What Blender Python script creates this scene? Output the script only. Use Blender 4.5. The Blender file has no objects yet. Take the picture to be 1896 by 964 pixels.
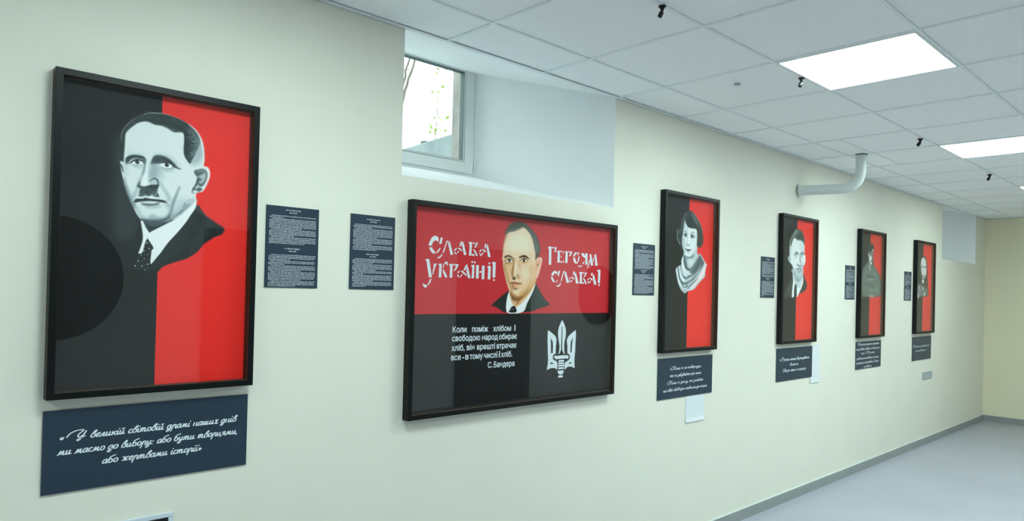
import bpy, bmesh, math, random
import numpy as np
from mathutils import Vector, Matrix
from mathutils.geometry import tessellate_polygon

C = bpy.context.scene.collection
SC = bpy.context.scene

# ------------------------------------------------------------------ camera, sky, exposure
EYE = 1.55                      # the floor is z = 0, the picture wall is y = 0, +x runs along it
CEIL = 2.6224
YAW, PITCH, ROLL = 0.7622, 0.0092, 0.0243
fw = Vector((math.sin(YAW)*math.cos(PITCH), math.cos(YAW)*math.cos(PITCH), math.sin(PITCH)))
rt = Vector((math.cos(YAW), -math.sin(YAW), 0)); up = rt.cross(fw)
r2 = rt*math.cos(ROLL)+up*math.sin(ROLL); u2 = -rt*math.sin(ROLL)+up*math.cos(ROLL)
cam = bpy.data.cameras.new('camera')
cam.sensor_width = 36; cam.lens = 1305.98/1896*36
cam.shift_x = -9.085/1896; cam.shift_y = 42.667/1896
cam.clip_start = .02
cam_ob = bpy.data.objects.new('camera', cam); C.objects.link(cam_ob)
M = Matrix((r2, u2, -fw)).transposed().to_4x4(); M.translation = Vector((0, -2.4467, EYE))
cam_ob.matrix_world = M
SC.camera = cam_ob
SC.view_settings.view_transform = 'Standard'
SC.view_settings.look = 'None'
SC.view_settings.gamma = 1
SC.view_settings.use_curve_mapping = False
SC.view_settings.exposure = 0.0
try:
    SC.cycles.use_denoising = True
    SC.cycles.max_bounces = 16; SC.cycles.diffuse_bounces = 8; SC.cycles.transparent_max_bounces = 16
except Exception:
    pass
world = bpy.data.worlds.new('overcast_sky'); SC.world = world; world.use_nodes = True
bg = world.node_tree.nodes['Background']; bg.inputs[0].default_value = (.85, .98, 1, 1); bg.inputs[1].default_value = 4.6
PANEL_LIGHT = ((.78, 1.0, .97), 27.5)


# ------------------------------------------------------------------ helpers
def lin(c):
    return tuple(((v/255.)/12.92 if v/255. <= .04045 else ((v/255.+.055)/1.055)**2.4) for v in c)


def mat(name, col, rough=.6, spec=.5, metal=0, var=0., scale=20., bump=0.):
    m = bpy.data.materials.new(name); m.use_nodes = True
    nt = m.node_tree; b = nt.nodes['Principled BSDF']
    l = lin(col)
    b.inputs['Base Color'].default_value = (*l, 1)
    b.inputs['Roughness'].default_value = rough
    b.inputs['Specular IOR Level'].default_value = spec
    b.inputs['Metallic'].default_value = metal
    if var or bump:
        tc = nt.nodes.new('ShaderNodeTexCoord'); n = nt.nodes.new('ShaderNodeTexNoise')
        n.inputs['Scale'].default_value = scale; n.inputs['Detail'].default_value = 5
        nt.links.new(tc.outputs['Object'], n.inputs['Vector'])
        if var:
            r = nt.nodes.new('ShaderNodeValToRGB')
            r.color_ramp.elements[0].position = .3; r.color_ramp.elements[1].position = .7
            r.color_ramp.elements[0].color = (*[x*(1-var) for x in l], 1)
            r.color_ramp.elements[1].color = (*[min(1, x*(1+var)) for x in l], 1)
            nt.links.new(n.outputs['Fac'], r.inputs['Fac']); nt.links.new(r.outputs['Color'], b.inputs['Base Color'])
        if bump:
            bp = nt.nodes.new('ShaderNodeBump'); bp.inputs['Strength'].default_value = bump; bp.inputs['Distance'].default_value = .002
            nt.links.new(n.outputs['Fac'], bp.inputs['Height']); nt.links.new(bp.outputs['Normal'], b.inputs['Normal'])
    return m


def tag(o, label=None, cat=None, group=None, kind=None):
    if label: o['label'] = label
    if cat: o['category'] = cat
    if group: o['group'] = group
    if kind: o['kind'] = kind
    return o


def empty(name, loc):
    o = bpy.data.objects.new(name, None); o.location = loc; o.empty_display_size = .1; C.objects.link(o); return o


class MB:
    """collects faces, then links them as one mesh object"""
    def __init__(self):
        self.v = []; self.f = []; self.mi = []; self.sm = []

    def add(self, vs, fs, mi=0, smooth=False):
        n = len(self.v); self.v += [tuple(p) for p in vs]
        for f in fs:
            self.f.append(tuple(i+n for i in f)); self.mi.append(mi); self.sm.append(smooth)

    def quad(self, a, b, c, d, mi=0):
        self.add([a, b, c, d], [(0, 1, 2, 3)], mi)

    def box(self, x0, x1, y0, y1, z0, z1, mi=0):
        v = [(x, y, z) for x in (x0, x1) for y in (y0, y1) for z in (z0, z1)]
        self.add(v, [(0, 1, 3, 2), (4, 6, 7, 5), (0, 4, 5, 1), (2, 3, 7, 6), (0, 2, 6, 4), (1, 5, 7, 3)], mi)

    def hexa(self, lo, hi, mi=0):           # two matching quads, bottom and top
        self.add(list(lo)+list(hi), [(3, 2, 1, 0), (4, 5, 6, 7), (0, 1, 5, 4), (1, 2, 6, 5), (2, 3, 7, 6), (3, 0, 4, 7)], mi)

    def tube(self, pts, rad, n=16, mi=0, cap=True):
        P = [Vector(p) for p in pts]; R = rad if isinstance(rad, (list, tuple)) else [rad]*len(P)
        rings = []; ref = None
        for i, p in enumerate(P):
            t = (P[min(i+1, len(P)-1)]-P[max(i-1, 0)]).normalized()
            if ref is None:
                ref = t.orthogonal().normalized()
            a = (ref-t*ref.dot(t)).normalized(); ref = a; b = t.cross(a)
            rings.append([p+(a*math.cos(2*math.pi*k/n)+b*math.sin(2*math.pi*k/n))*R[i] for k in range(n)])
        v = [q for r in rings for q in r]
        f = [(i*n+k, i*n+(k+1) % n, (i+1)*n+(k+1) % n, (i+1)*n+k) for i in range(len(P)-1) for k in range(n)]
        self.add(v, f, mi, True)
        if cap:
            self.add(rings[0], [tuple(range(n-1, -1, -1))], mi); self.add(rings[-1], [tuple(range(n))], mi)

    def lathe(self, prof, origin, axis, n=24, mi=0):
        ax = Vector(axis).normalized(); a = ax.orthogonal().normalized(); b = ax.cross(a); o = Vector(origin)
        v = []
        for r, h in prof:
            v += [o+ax*h+(a*math.cos(2*math.pi*k/n)+b*math.sin(2*math.pi*k/n))*r for k in range(n)]
        f = [(i*n+k, i*n+(k+1) % n, (i+1)*n+(k+1) % n, (i+1)*n+k) for i in range(len(prof)-1) for k in range(n)]
        self.add(v, f, mi, True)

    def flat(self, poly, y, mi=0):          # polygon given as (x, z), laid on the plane y facing the room
        pts = [Vector((p[0], p[1], 0)) for p in poly]
        area = sum(pts[i-1].x*pts[i].y-pts[i].x*pts[i-1].y for i in range(len(pts)))
        tris = tessellate_polygon([pts])
        v = [(p.x, y, p.y) for p in pts]
        fs = []
        for t in tris:
            a, b, c = [pts[i] for i in t]
            s = (b.x-a.x)*(c.y-a.y)-(b.y-a.y)*(c.x-a.x)
            fs.append(t if s > 0 else t[::-1])
        self.add(v, fs, mi)

    def ribbon(self, pts, w, y, mi=0):      # flat brush line of width w on the plane y
        P = [Vector((p[0], p[1])) for p in pts]; n = len(P)
        W = w if isinstance(w, (list, tuple)) else [w]*n
        L, Rr = [], []
        for i in range(n):
            t = (P[min(i+1, n-1)]-P[max(i-1, 0)])
            t = t.normalized() if t.length > 1e-9 else Vector((1, 0))
            nn = Vector((-t.y, t.x))*W[i]/2
            L.append(P[i]+nn); Rr.append(P[i]-nn)
        v = [(p.x, y, p.y) for p in L]+[(p.x, y, p.y) for p in Rr]
        self.add(v, [(n+i, n+i+1, i+1, i) for i in range(n-1)], mi)

    def build(self, name, mats, parent=None, loc=None, bevel=0):
        me = bpy.data.meshes.new(name); me.from_pydata(self.v, [], self.f)
        mats = mats if isinstance(mats, (list, tuple)) else [mats]
        for m in mats: me.materials.append(m)
        me.polygons.foreach_set('material_index', self.mi); me.polygons.foreach_set('use_smooth', self.sm)
        me.update()
        o = bpy.data.objects.new(name, me); C.objects.link(o)
        if parent: o.parent = parent
        if loc: o.location = loc
        if bevel:
            md = o.modifiers.new('bevel', 'BEVEL'); md.width = bevel; md.segments = 2; md.limit_method = 'ANGLE'
        return o


def struct(o):
    o['kind'] = 'structure'; return o


# ------------------------------------------------------------------ materials
M_WALL = mat('cream_wall_paint', (230, 226, 212), .55, .35, var=.015, scale=3, bump=.05)
M_WALLFAR = mat('far_wall_paint', (232, 224, 196), .55, .35, var=.015, scale=3, bump=.05)
M_PLASTER = mat('white_plaster', (236, 238, 238), .7, .3, var=.02, scale=4)
M_TILE = mat('ceiling_tile', (247, 248, 248), .85, .2, var=.012, scale=60, bump=.1)
M_BAR = mat('ceiling_grid_bar', (236, 240, 240), .5, .4)
M_FLOOR = mat('grey_vinyl_floor', (166, 166, 177), .42, .4, var=.05, scale=1.6)
M_BASE = mat('grey_baseboard', (146, 149, 148), .45, .4, var=.06, scale=3)
M_BASETOP = mat('pale_grout', (206, 212, 208), .6, .3)
M_BLACK = mat('black_frame_lacquer', (4, 7, 8), .42, .25)
M_LINER = mat('reflected_red_liner', (58, 44, 30), .6, .3, var=.1, scale=30)  # brown stands in for the red picture reflected on the inner rail sides
M_BLACKMETAL = mat('matt_black_metal', (7, 9, 10), .45, .4)
M_PANEL = mat('slate_printed_plastic', (38, 54, 70), .4, .4, var=.02, scale=6)
M_PANELTEXT = mat('pale_grey_print', (226, 232, 240), .6, .3)
M_PRINT = mat('white_print', (226, 234, 238), .6, .3)
M_PVC = mat('white_pvc', (224, 228, 226), .35, .45)
M_GASKET = mat('grey_gasket', (84, 100, 98), .6, .3)
M_PIPE = mat('white_painted_pipe', (214, 220, 218), .4, .4)
M_PAPER = mat('pale_blue_sheet', (222, 225, 228), .5, .4)
M_SOCKET = mat('white_socket_plastic', (206, 214, 222), .35, .5)
M_SOCKETGREY = mat('grey_socket_plastic', (168, 176, 180), .4, .5)
M_SOCKETBLACK = mat('black_socket_insert', (8, 12, 16), .3, .5)
M_STONE = mat('rough_concrete', (146,144,136), .9, .2, var=.25, scale=9, bump=.6)
M_SLAB = mat('weathered_concrete', (140, 150, 150), .9, .2, var=.2, scale=5, bump=.5)
M_BARK = mat('grey_bark', (96, 92, 82), .9, .1, var=.3, scale=12)
M_LEAF = mat('spring_leaf', (150, 166, 84), .6, .2, var=.3, scale=8)
M_DOOR = mat('dark_door', (20, 23, 24), .5, .4, var=.1, scale=2)
M_STEEL = mat('brushed_steel', (170, 172, 172), .35, .5, metal=1)
M_DISC = mat('black_disc', (5, 6, 7), .5, .4)

m = bpy.data.materials.new('painted_surface'); m.use_nodes = True
b_ = m.node_tree.nodes['Principled BSDF']; b_.inputs['Roughness'].default_value = .65; b_.inputs['Specular IOR Level'].default_value = .25
at_ = m.node_tree.nodes.new('ShaderNodeAttribute'); at_.attribute_name = 'paint'
m.node_tree.links.new(at_.outputs['Color'], b_.inputs['Base Color'])
M_PAINT = m

m = bpy.data.materials.new('led_diffuser'); m.use_nodes = True
nt = m.node_tree; nt.nodes.clear()
e_ = nt.nodes.new('ShaderNodeEmission'); o_ = nt.nodes.new('ShaderNodeOutputMaterial')
e_.inputs[0].default_value = (*PANEL_LIGHT[0], 1); e_.inputs[1].default_value = PANEL_LIGHT[1]
nt.links.new(e_.outputs[0], o_.inputs[0]); M_LED = m


def glass(name, ior, tint=(1, 1, 1)):
    m = bpy.data.materials.new(name); m.use_nodes = True
    nt = m.node_tree; nt.nodes.clear()
    out = nt.nodes.new('ShaderNodeOutputMaterial'); mix = nt.nodes.new('ShaderNodeMixShader')
    tr = nt.nodes.new('ShaderNodeBsdfTransparent'); gl = nt.nodes.new('ShaderNodeBsdfGlossy')
    fr = nt.nodes.new('ShaderNodeFresnel'); ge = nt.nodes.new('ShaderNodeNewGeometry')
    inv = nt.nodes.new('ShaderNodeMath'); inv.operation = 'SUBTRACT'; inv.inputs[0].default_value = 1
    mul = nt.nodes.new('ShaderNodeMath'); mul.operation = 'MULTIPLY'
    tr.inputs[0].default_value = (*tint, 1); gl.inputs['Roughness'].default_value = 0.0
    fr.inputs['IOR'].default_value = ior
    nt.links.new(ge.outputs['Backfacing'], inv.inputs[1]); nt.links.new(fr.outputs[0], mul.inputs[0]); nt.links.new(inv.outputs[0], mul.inputs[1])
    nt.links.new(mul.outputs[0], mix.inputs[0]); nt.links.new(tr.outputs[0], mix.inputs[1]); nt.links.new(gl.outputs[0], mix.inputs[2])
    nt.links.new(mix.outputs[0], out.inputs[0])
    return m


M_GLASS = glass('picture_glass', 1.6)
M_WINGLASS = glass('window_glass', 1.5, (.97, .99, .985))

# ------------------------------------------------------------------ the room
X0, X1, Y0 = -3.6, 10.8, -4.9
ZSILL = 2.015
NICHE = [(1.66, 3.055), (8.945, 10.32)]     # window recesses cut in the picture wall
ND = .70                                    # depth of a recess
SILLB, HEADB = 2.2, 2.80                    # sill and soffit rise towards the window

b = MB()
xs = [X0]+[v for n in NICHE for v in n]+[X1]
b.quad((X0, 0, 0), (X1, 0, 0), (X1, 0, ZSILL), (X0, 0, ZSILL))
for i in range(0, len(xs), 2):
    b.quad((xs[i], 0, ZSILL), (xs[i+1], 0, ZSILL), (xs[i+1], 0, CEIL+.02), (xs[i], 0, CEIL+.02))
struct(b.build('wall_left', M_WALL))
b = MB(); b.quad((X1, 0, 0), (X1, Y0, 0), (X1, Y0, CEIL+.02), (X1, 0, CEIL+.02)); struct(b.build('wall_front', M_WALLFAR))
b = MB(); b.quad((X0, Y0, 0), (X0, 0, 0), (X0, 0, CEIL+.02), (X0, Y0, CEIL+.02)); struct(b.build('wall_back', M_PLASTER))
b = MB(); b.quad((X1, Y0, 0), (X0, Y0, 0), (X0, Y0, CEIL+.02), (X1, Y0, CEIL+.02)); struct(b.build('wall_right', M_PLASTER))
b = MB(); b.quad((X0, Y0, 0), (X1, Y0, 0), (X1, 0, 0), (X0, 0, 0)); struct(b.build('floor', M_FLOOR))
b = MB(); b.quad((X0, 0, CEIL+.006), (X1, 0, CEIL+.006), (X1, Y0, CEIL+.006), (X0, Y0, CEIL+.006)); struct(b.build('ceiling', M_TILE))

# hung-ceiling grid: bars every 0.6 m both ways, a wall angle all round
GX, GY = 1.8742, -.3062
b = MB(); hb = .0075
k = 0
while GY-.6*k > Y0:
    y = GY-.6*k; b.box(X0, X1, y-hb, y+hb, CEIL, CEIL+.0058); k += 1
k = -9
while GX+.6*k < X1:
    x = GX+.6*k
    if x > X0: b.box(x-hb, x+hb, Y0, 0, CEIL+.0003, CEIL+.0058)
    k += 1
b.box(4.90, 6.07, -.4835, -.4765, CEIL+.0006, CEIL+.0058)      # trimmed tile edge beside the pipe
struct(b.build('trim_1', M_BAR))
b = MB()
b.box(X0, X1, -.019, .0, CEIL-.002, CEIL+.0015); b.box(X0, X1, -.0015, .0, CEIL-.002, CEIL+.02)
b.box(X1-.019, X1, Y0, -.019, CEIL-.002, CEIL+.0015); b.box(X0, X1, Y0, Y0+.019, CEIL-.002, CEIL+.0015)
struct(b.build('trim_2', M_BAR))

# baseboards with a pale grout line on top
def baseboard(name, x0, x1, y0, y1, t):
    b = MB(); b.box(x0, x1, y0, y1, 0, .073); b.box(x0, x1, y0, y1, .0732, .0775, 1)
    struct(b.build(name, [M_BASE, M_BASETOP]))
baseboard('baseboard_left', X0, X1, -.012, 0, 0)
baseboard('baseboard_front', X1-.012, X1, Y0, -.012, 0)
baseboard('baseboard_back', X0, X0+.012, Y0, -.012, 0)

# window recesses
for i, (a, c) in enumerate(NICHE):
    ab, cb = a+.045, c-.428
    b = MB()
    b.quad((a, 0, ZSILL), (c, 0, ZSILL), (cb, ND, SILLB), (ab, ND, SILLB))           # sloping sill
    b.quad((a, 0, CEIL), (ab, ND, HEADB), (cb, ND, HEADB), (c, 0, CEIL))             # soffit
    b.quad((a, 0, ZSILL), (ab, ND, SILLB), (ab, ND, HEADB), (a, 0, CEIL))            # left cheek
    b.quad((c, 0, ZSILL), (c, 0, CEIL), (cb, ND, HEADB), (cb, ND, SILLB))            # splayed right cheek
    struct(b.build('trim_%d' % (3+i), M_PLASTER))
    # window: outer frame, sash, pane
    w = empty('window_%d' % (i+1), (ab, ND, SILLB)); struct(w)
    W, Hh = cb-ab+.004, .70; fd = .07
    def ring(mb, x0, x1, z0, z1, t, y0, y1, tb=None):
        tb = tb or t
        mb.box(x0, x0+t, y0, y1, z0, z1); mb.box(x1-t, x1, y0, y1, z0, z1)
        mb.box(x0+t, x1-t, y0, y1, z0, z0+tb); mb.box(x0+t, x1-t, y0, y1, z1-t, z1)
    f = MB(); ring(f, -.01, W+.02, -.03, Hh, .045, .0, fd); f.build('window_frame', M_PVC, w, bevel=.002)
    s = MB(); ring(s, .02, W-.012, .012, Hh-.04, .064, -.012, .045); s.build('window_sash', M_PVC, w, bevel=.003)
    g = MB(); ring(g, .083, W-.075, .075, Hh-.1, .012, -.006, .03); g.build('window_gasket', M_GASKET, w)
    h = MB(); ring(h, .087, W-.079, .079, Hh-.104, .006, -.008, .0); h.build('glazing_bead', M_PVC, w)
    p = MB(); p.box(.09, W-.082, .012, .016, .082, Hh-.1); p.build('window_pane', M_WINGLASS, w)
    hg = MB(); hg.tube([(W-.005, -.016, .03), (W-.005, -.016, .09)], .006, 10); hg.build('window_hinge', M_PVC, w)
# outside the first window: rough opening, wing wall, ground
b = MB()
b.box(2.58, 2.95, .775, .845, 1.9, 3.3); b.box(1.3, 1.69, .775, .845, 1.9, 3.3); b.box(1.3, 2.95, .775, .845, 2.93, 3.5); b.box(1.3, 2.95, .775, .845, 1.9, 2.20)
b.box(8.6, 10.8, .775, .845, 1.9, 2.2); b.box(8.6, 8.97, .775, .845, 1.9, 3.3); b.box(9.9, 10.8, .775, .845, 1.9, 3.3); b.box(8.6, 10.8, .775, .845, 2.93, 3.5)
struct(b.build('trim_5', M_STONE))
b = MB(); b.quad((-3, .845, 2.12), (14, .845, 2.12), (14, 14, 2.0), (-3, 14, 2.0)); struct(b.build('trim_6', M_SLAB))
b = MB()
b.hexa([(2.6, .85, 2.1), (2.85, .85, 2.1), (2.85, 3.4, 2.05), (2.6, 3.4, 2.05)], [(2.6, .85, 2.475), (2.85, .85, 2.49), (2.85, 3.4, 2.36), (2.6, 3.4, 2.345)])
tag(b.build('retaining_wall', M_SLAB, bevel=.012), 'low weathered concrete wing wall seen through the window, sloping down outwards', 'wall')
b = MB(); b.box(7.6, 12.2, 1.6, 1.8, 2.0, 3.6); struct(b.build('trim_7', M_STONE))  # unseen wall added to cut the daylight into the second recess

rnd = random.Random(4)
def leaf(mb, p, s, mi=0):
    d = Vector((rnd.uniform(-1, 1), rnd.uniform(-1, 1), rnd.uniform(-.4, .8))).normalized(); n = d.orthogonal().normalized()
    q = d.cross(n); P = Vector(p)
    n2 = n*rnd.uniform(-.2, .2)
    mb.add([P, P+d*s*.5+q*s*.28+n2*s, P+d*s, P+d*s*.5-q*s*.28+n2*s], [(0, 1, 2), (0, 2, 3)], mi)
# thin climbing shoot with young leaves
t = empty('climbing_plant', (3.69, 2.5, 2.04)); tag(t, 'slender shoot with a few young green leaves outside the window', 'plant')
st = MB(); spine = [(0, 0, 0), (.0, .02, .6), (.02, 0, .95), (.03, .01, 1.2), (.08, 0, 1.45), (.06, .02, 1.75)]
st.tube(spine, [.006, .005, .004, .003, .002, .001], 6); st.build('stem', M_BARK, t)
lf = MB()
for z, n in ((.86, 12), (.93, 12), (1.17, 3), (1.3, 3), (1.42, 5), (1.62, 9), (1.72, 14)):
    for _ in range(n):
        leaf(lf, (rnd.uniform(-.05, .07)+.03*(z-.8), rnd.uniform(-.06, .06), z+rnd.uniform(-.05, .05)), rnd.uniform(.03, .06))
lf.build('leaves', M_LEAF, t)
b = MB(); b.box(-.045, .045, -.03, .03, 0, .0+.82); o = b.build('fence_post', M_BARK, loc=(3.69, 2.62, 2.02), bevel=.006)
tag(o, 'short weathered post behind the concrete wing wall outside', 'post')
# bare tree whose leaning stems cross the top left of the pane
t = empty('bare_tree', (3.03, 2.5, 2.05)); tag(t, 'bare tree with leaning grey stems at the left of the window pane', 'tree')
tr = MB()
def limb(pts, r0, r1):
    P = smooth_pts(pts); tr.tube(P, [r0+(r1-r0)*k/(len(P)-1) for k in range(len(P))], 8)
def smooth_pts(pts):
    out = []
    for a, c in zip(pts[:-1], pts[1:]):
        a, c = Vector(a), Vector(c)
        for k in range(4):
            out.append(a.lerp(c, k/4)+Vector((rnd.uniform(-.006, .006), rnd.uniform(-.006, .006), 0)))
    out.append(Vector(pts[-1])); return out
limb([(0, 0, 0), (.06, 0, .5), (.2, .0, .85), (.31, 0, 1.0)], .04, .02)
limb([(.31, 0, 1.0), (.36, 0, 1.2), (.43, 0, 1.42), (.52, .02, 1.75), (.55, .05, 2.1)], .014, .006)
limb([(.30, 0, .98), (.335, .02, 1.22), (.39, .03, 1.44), (.45, .05, 1.75), (.46, .1, 2.1)], .012, .005)
limb([(.2, 0, .85), (.05, .1, 1.3), (-.1, .15, 1.9)], .016, .006)
limb([(.44, 0, 1.45), (.5, .05, 1.52), (.6, .1, 1.72)], .005, .002)
limb([(.36, .02, 1.33), (.41, .05, 1.36), (.47, .08, 1.47)], .004, .002)
tr.build('branches', M_BARK, t)

# the opposite wall, met in the glass of the pictures: dark doors and two round black discs
def door(n, x0, x1, leaves):
    d = empty('door_%d' % n, (x0, Y0, 0)); struct(d)
    w = x1-x0; f = MB(); f.box(0, .07, .001, .05, 0, 2.1); f.box(w-.07, w, .001, .05, 0, 2.1); f.box(.07, w-.07, .001, .05, 2.03, 2.1)
    f.build('door_frame', M_DOOR, d, bevel=.003)
    lw = (w-.14)/leaves
    for k in range(leaves):
        l = MB(); a = .07+lw*k+.002; l.box(a, a+lw-.004, .004, .03, .005, 2.028)
        for z0, z1 in ((.15, .85), (1.0, 1.9)):
            l.box(a+.12, a+lw-.12, .03, .036, z0, z1)
        lo = l.build('door_leaf', M_DOOR, d, bevel=.002)
        h = MB(); hx = a+(lw-.06 if k % 2 == 0 else .05); h.tube([(hx, .03, 1.02), (hx, .07, 1.02), (hx-.1, .07, 1.02)], .009, 10); h.build('door_handle', M_STEEL, lo)
door(1, 2.6, 5.15, 3); door(2, 5.85, 7.2, 2)
for x, z, r, lab in ((1.33, 1.56, .55, 'large round black disc on the opposite wall, mirrored in the nearest portrait glass'),
                     (8.75, 1.5, .47, 'round black disc on the opposite wall, mirrored in the wide poster glass')):
    b = MB(); b.lathe([(0, .0), (r, .0), (r, .025), (r-.03, .035), (r-.05, .028), (0, .028)], (0, 0, 0), (0, 1, 0), 64)
    tag(b.build('wall_disc', M_DISC, loc=(x, Y0+.001, z)), lab, 'wall disc', 'round black discs on the opposite wall')

# ------------------------------------------------------------------ ceiling lights
def ceiling_light(first=None):
    t = empty('ceiling_light', (0, 0, CEIL))
    f = MB(); r, q = .2925, .2835
    for x0, x1, y0, y1 in ((-r, -q, -r, r), (q, r, -r, r), (-q, q, -r, -q), (-q, q, q, r)):
        f.box(x0, x1, y0, y1, -.002, .0056)
    f.build('frame', M_PVC, t)
    d = MB(); d.box(-q, q, -q, q, -.0008, .005); d.build('diffuser', M_LED, t)
    return t
proto = ceiling_light()
spots = [(ix, 1) for ix in (2, 6, 10, -2, -6)]+[(ix, 3) for ix in (3, 6)]+[(9, 5)]  # back-row panels are unseen, added to bounce more light onto the ceiling
spots = [(GX+.6*ix+.3, GY-.6*iy-.3, ix, iy) for ix, iy in spots]
LBL = {(2, 1): 'square lit ceiling panel nearest the camera, above the woman in the scarf', (6, 1): 'square lit ceiling panel cut by the right edge, second from the camera', (10, 1): 'small corner of a lit ceiling panel at the right edge, farthest away'}
for n, (x, y, ix, iy) in enumerate(spots):
    if n == 0: t = proto
    else:
        t = proto.copy(); C.objects.link(t)
        for ch in list(proto.children):
            c2 = ch.copy(); C.objects.link(c2); c2.parent = t
    t.location = (x, y, CEIL)
    tag(t, LBL.get((ix, iy), 'unseen lit ceiling panel, continuing the row or added as fill light'), 'ceiling light', 'lit panels in the hung ceiling')

# ------------------------------------------------------------------ small black spotlights
def spotlight(loc, tilt, lab, s=1.):
    t = empty('spotlight', loc); t.rotation_euler = (0, 0, 0); t.scale = (s, s, s)
    b = MB(); b.lathe([(0, 0), (.0145, 0), (.0145, -.003), (.012, -.0055), (0, -.0055)], (0, 0, 0), (0, 0, 1), 24); b.build('base', M_BLACKMETAL, t)
    b = MB(); b.lathe([(0, -.005), (.0085, -.005), (.007, -.012), (.0045, -.019), (0, -.019)], (0, 0, 0), (0, 0, 1), 18)
    d = Vector(tilt).normalized(); k = Vector((0, 0, -.019))
    b.tube([k-d*.004, k+d*.006], .0036, 10); b.build('knuckle', M_BLACKMETAL, t)
    b = MB(); b.lathe([(0, .004), (.0075, .004), (.0086, .006), (.0086, .023), (.0076, .024), (.007, .021), (0, .021)], k, d, 24); b.build('lamp_head', M_BLACKMETAL, t)
    tag(t, lab, 'spotlight', 'small black spotlights along the ceiling bar'); return t
spotlight((2.186, -.906, CEIL), (-.36, .2, -.95), 'small black ceiling spotlight nearest the camera, at the top edge')
spotlight((3.373, -.899, CEIL), (-.36, .2, -.95), 'small black ceiling spotlight beside the nearest lit panel', 1.05)
spotlight((5.168, -.893, CEIL), (-.6, .4, -.85), 'small black ceiling spotlight just before the second lit panel', 1.2)
spotlight((6.982, -.885, CEIL), (-.6, .4, -.85), 'small black ceiling spotlight farthest away, beyond the second lit panel', 1.25)
b = MB(); b.lathe([(0, .006), (.016, .006), (.016, -.002), (.011, -.004), (0, -.004)], (0, 0, 0), (0, 0, 1), 24)
tag(b.build('ceiling_sensor', M_SOCKETGREY, loc=(3.267, -.612, CEIL)), 'tiny grey disc set in a ceiling tile between the spotlights', 'sensor')

# ------------------------------------------------------------------ pipe
t = empty('bent_pipe', (5.31, 0, 2.37)); tag(t, 'white bent pipe running from the wall up into the ceiling', 'pipe')
A = Vector((0, 0, 0)); Bv = Vector((.15, -.405, 0)); Tp = Vector((.16, -.405, .26))
pts = [A, A.lerp(Bv, .45)]
c0 = A.lerp(Bv, .66); c2 = Vector((.155, -.405, .135))
for k in range(11):
    s = k/10; pts.append(c0*(1-s)**2+Bv*2*s*(1-s)+c2*s*s)
pts.append(Tp)
b = MB(); b.tube(pts, .0375, 28); b.build('pipe', M_PIPE, t)
d = (Bv-A).normalized()
b = MB(); b.lathe([(.0378, 0), (.046, 0), (.046, .012), (.0405, .02), (.0378, .02)], A+d*.001, d, 28); b.build('wall_collar', M_PIPE, t)
b = MB(); b.lathe([(.0378, 0), (.0415, 0), (.0415, .006), (.0378, .006)], Vector((.16, -.405, .246)), (0, 0, 1), 28); b.build('ceiling_collar', M_GASKET, t)

# ------------------------------------------------------------------ small things on the wall
for x, w, z, hgt, lab in ((3.812, .212, .7495, .194, 'pale blue sheet peeping out below the second quote plaque'), (5.585, .17, .866, .297, 'pale blue sheet showing beside the third quote plaque')):
    b = MB(); n = 8
    vs = []
    for k in range(n+1):
        s = k/n; y = -.0012-.006*max(0, 1-s*5)**2
        vs += [(0, y, hgt*s), (w, y, hgt*s), (0, y-.0006, hgt*s), (w, y-.0006, hgt*s)]
    fs = []
    for k in range(n):
        a = 4*k; fs += [(a+2, a+3, a+7, a+6), (a+1, a, a+4, a+5), (a, a+2, a+6, a+4), (a+3, a+1, a+5, a+7)]
    b.add(vs, fs+[(0, 1, 3, 2), (4*n+2, 4*n+3, 4*n+1, 4*n)])
    tag(b.build('paper_sheet', M_PAPER, loc=(x, 0, z)), lab, 'sheet', 'sheets behind the quote plaques')

def socket_block(x, z, w, h, plate, insert, lab):
    t = empty('socket_block', (x, 0, z)); tag(t, lab, 'socket', 'socket blocks low on the wall')
    b = MB(); q = .016
    for x0, x1, z0, z1 in ((0, w, 0, q), (0, w, h-q, h), (0, q, q, h-q), (w-q, w, q, h-q)):
        b.box(x0, x1, -.011, -.0005, z0, z1)
    b.build('cover_frame', plate, t, bevel=.0025)
    n = 4; lw = (w-2*q)/n
    for k in range(n):
        b = MB(); cx = q+lw*(k+.5); cz = h/2
        b.box(q+lw*k+.0006, q+lw*(k+1)-.0006, -.006, -.0005, q, h-q)
        b.lathe([(.0, -.004), (.019, -.004), (.019, .0062), (.0165, .0062), (.0165, .0058), (0, .0058)], (cx, 0, cz), (0, -1, 0), 24)
        for sx in (-.0095, .0095):
            b.lathe([(.0025, .0058), (.0025, .0066), (0, .0066)], (cx+sx, 0, cz), (0, -1, 0), 10)
        b.build('socket', insert, t)
socket_block(.50, .706, .30, .0935, M_SOCKET, M_SOCKETBLACK, 'white framed socket block with black sockets, at the bottom edge left')
socket_block(8.342, .704, .30, .0745, M_SOCKETGREY, M_SOCKETGREY, 'small grey socket block under the farthest quote plaque')

# ------------------------------------------------------------------ painting on a surface
def smooth_curve(pts, closed, n=5):
    P = np.array(pts, float)
    if closed:
        Q = np.vstack([P[-1:], P, P[:2]])
    else:
        Q = np.vstack([2*P[0]-P[1], P, 2*P[-1]-P[-2]])
    out = []
    for i in range(1, len(Q)-2):
        a, b, c, d = Q[i-1], Q[i], Q[i+1], Q[i+2]
        for k in range(n):
            t = k/n
            out.append(.5*((2*b)+(c-a)*t+(2*a-5*b+4*c-d)*t*t+(3*b-a-3*c+d)*t**3))
    if not closed:
        out.append(Q[-2])
    return np.array(out)


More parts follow.
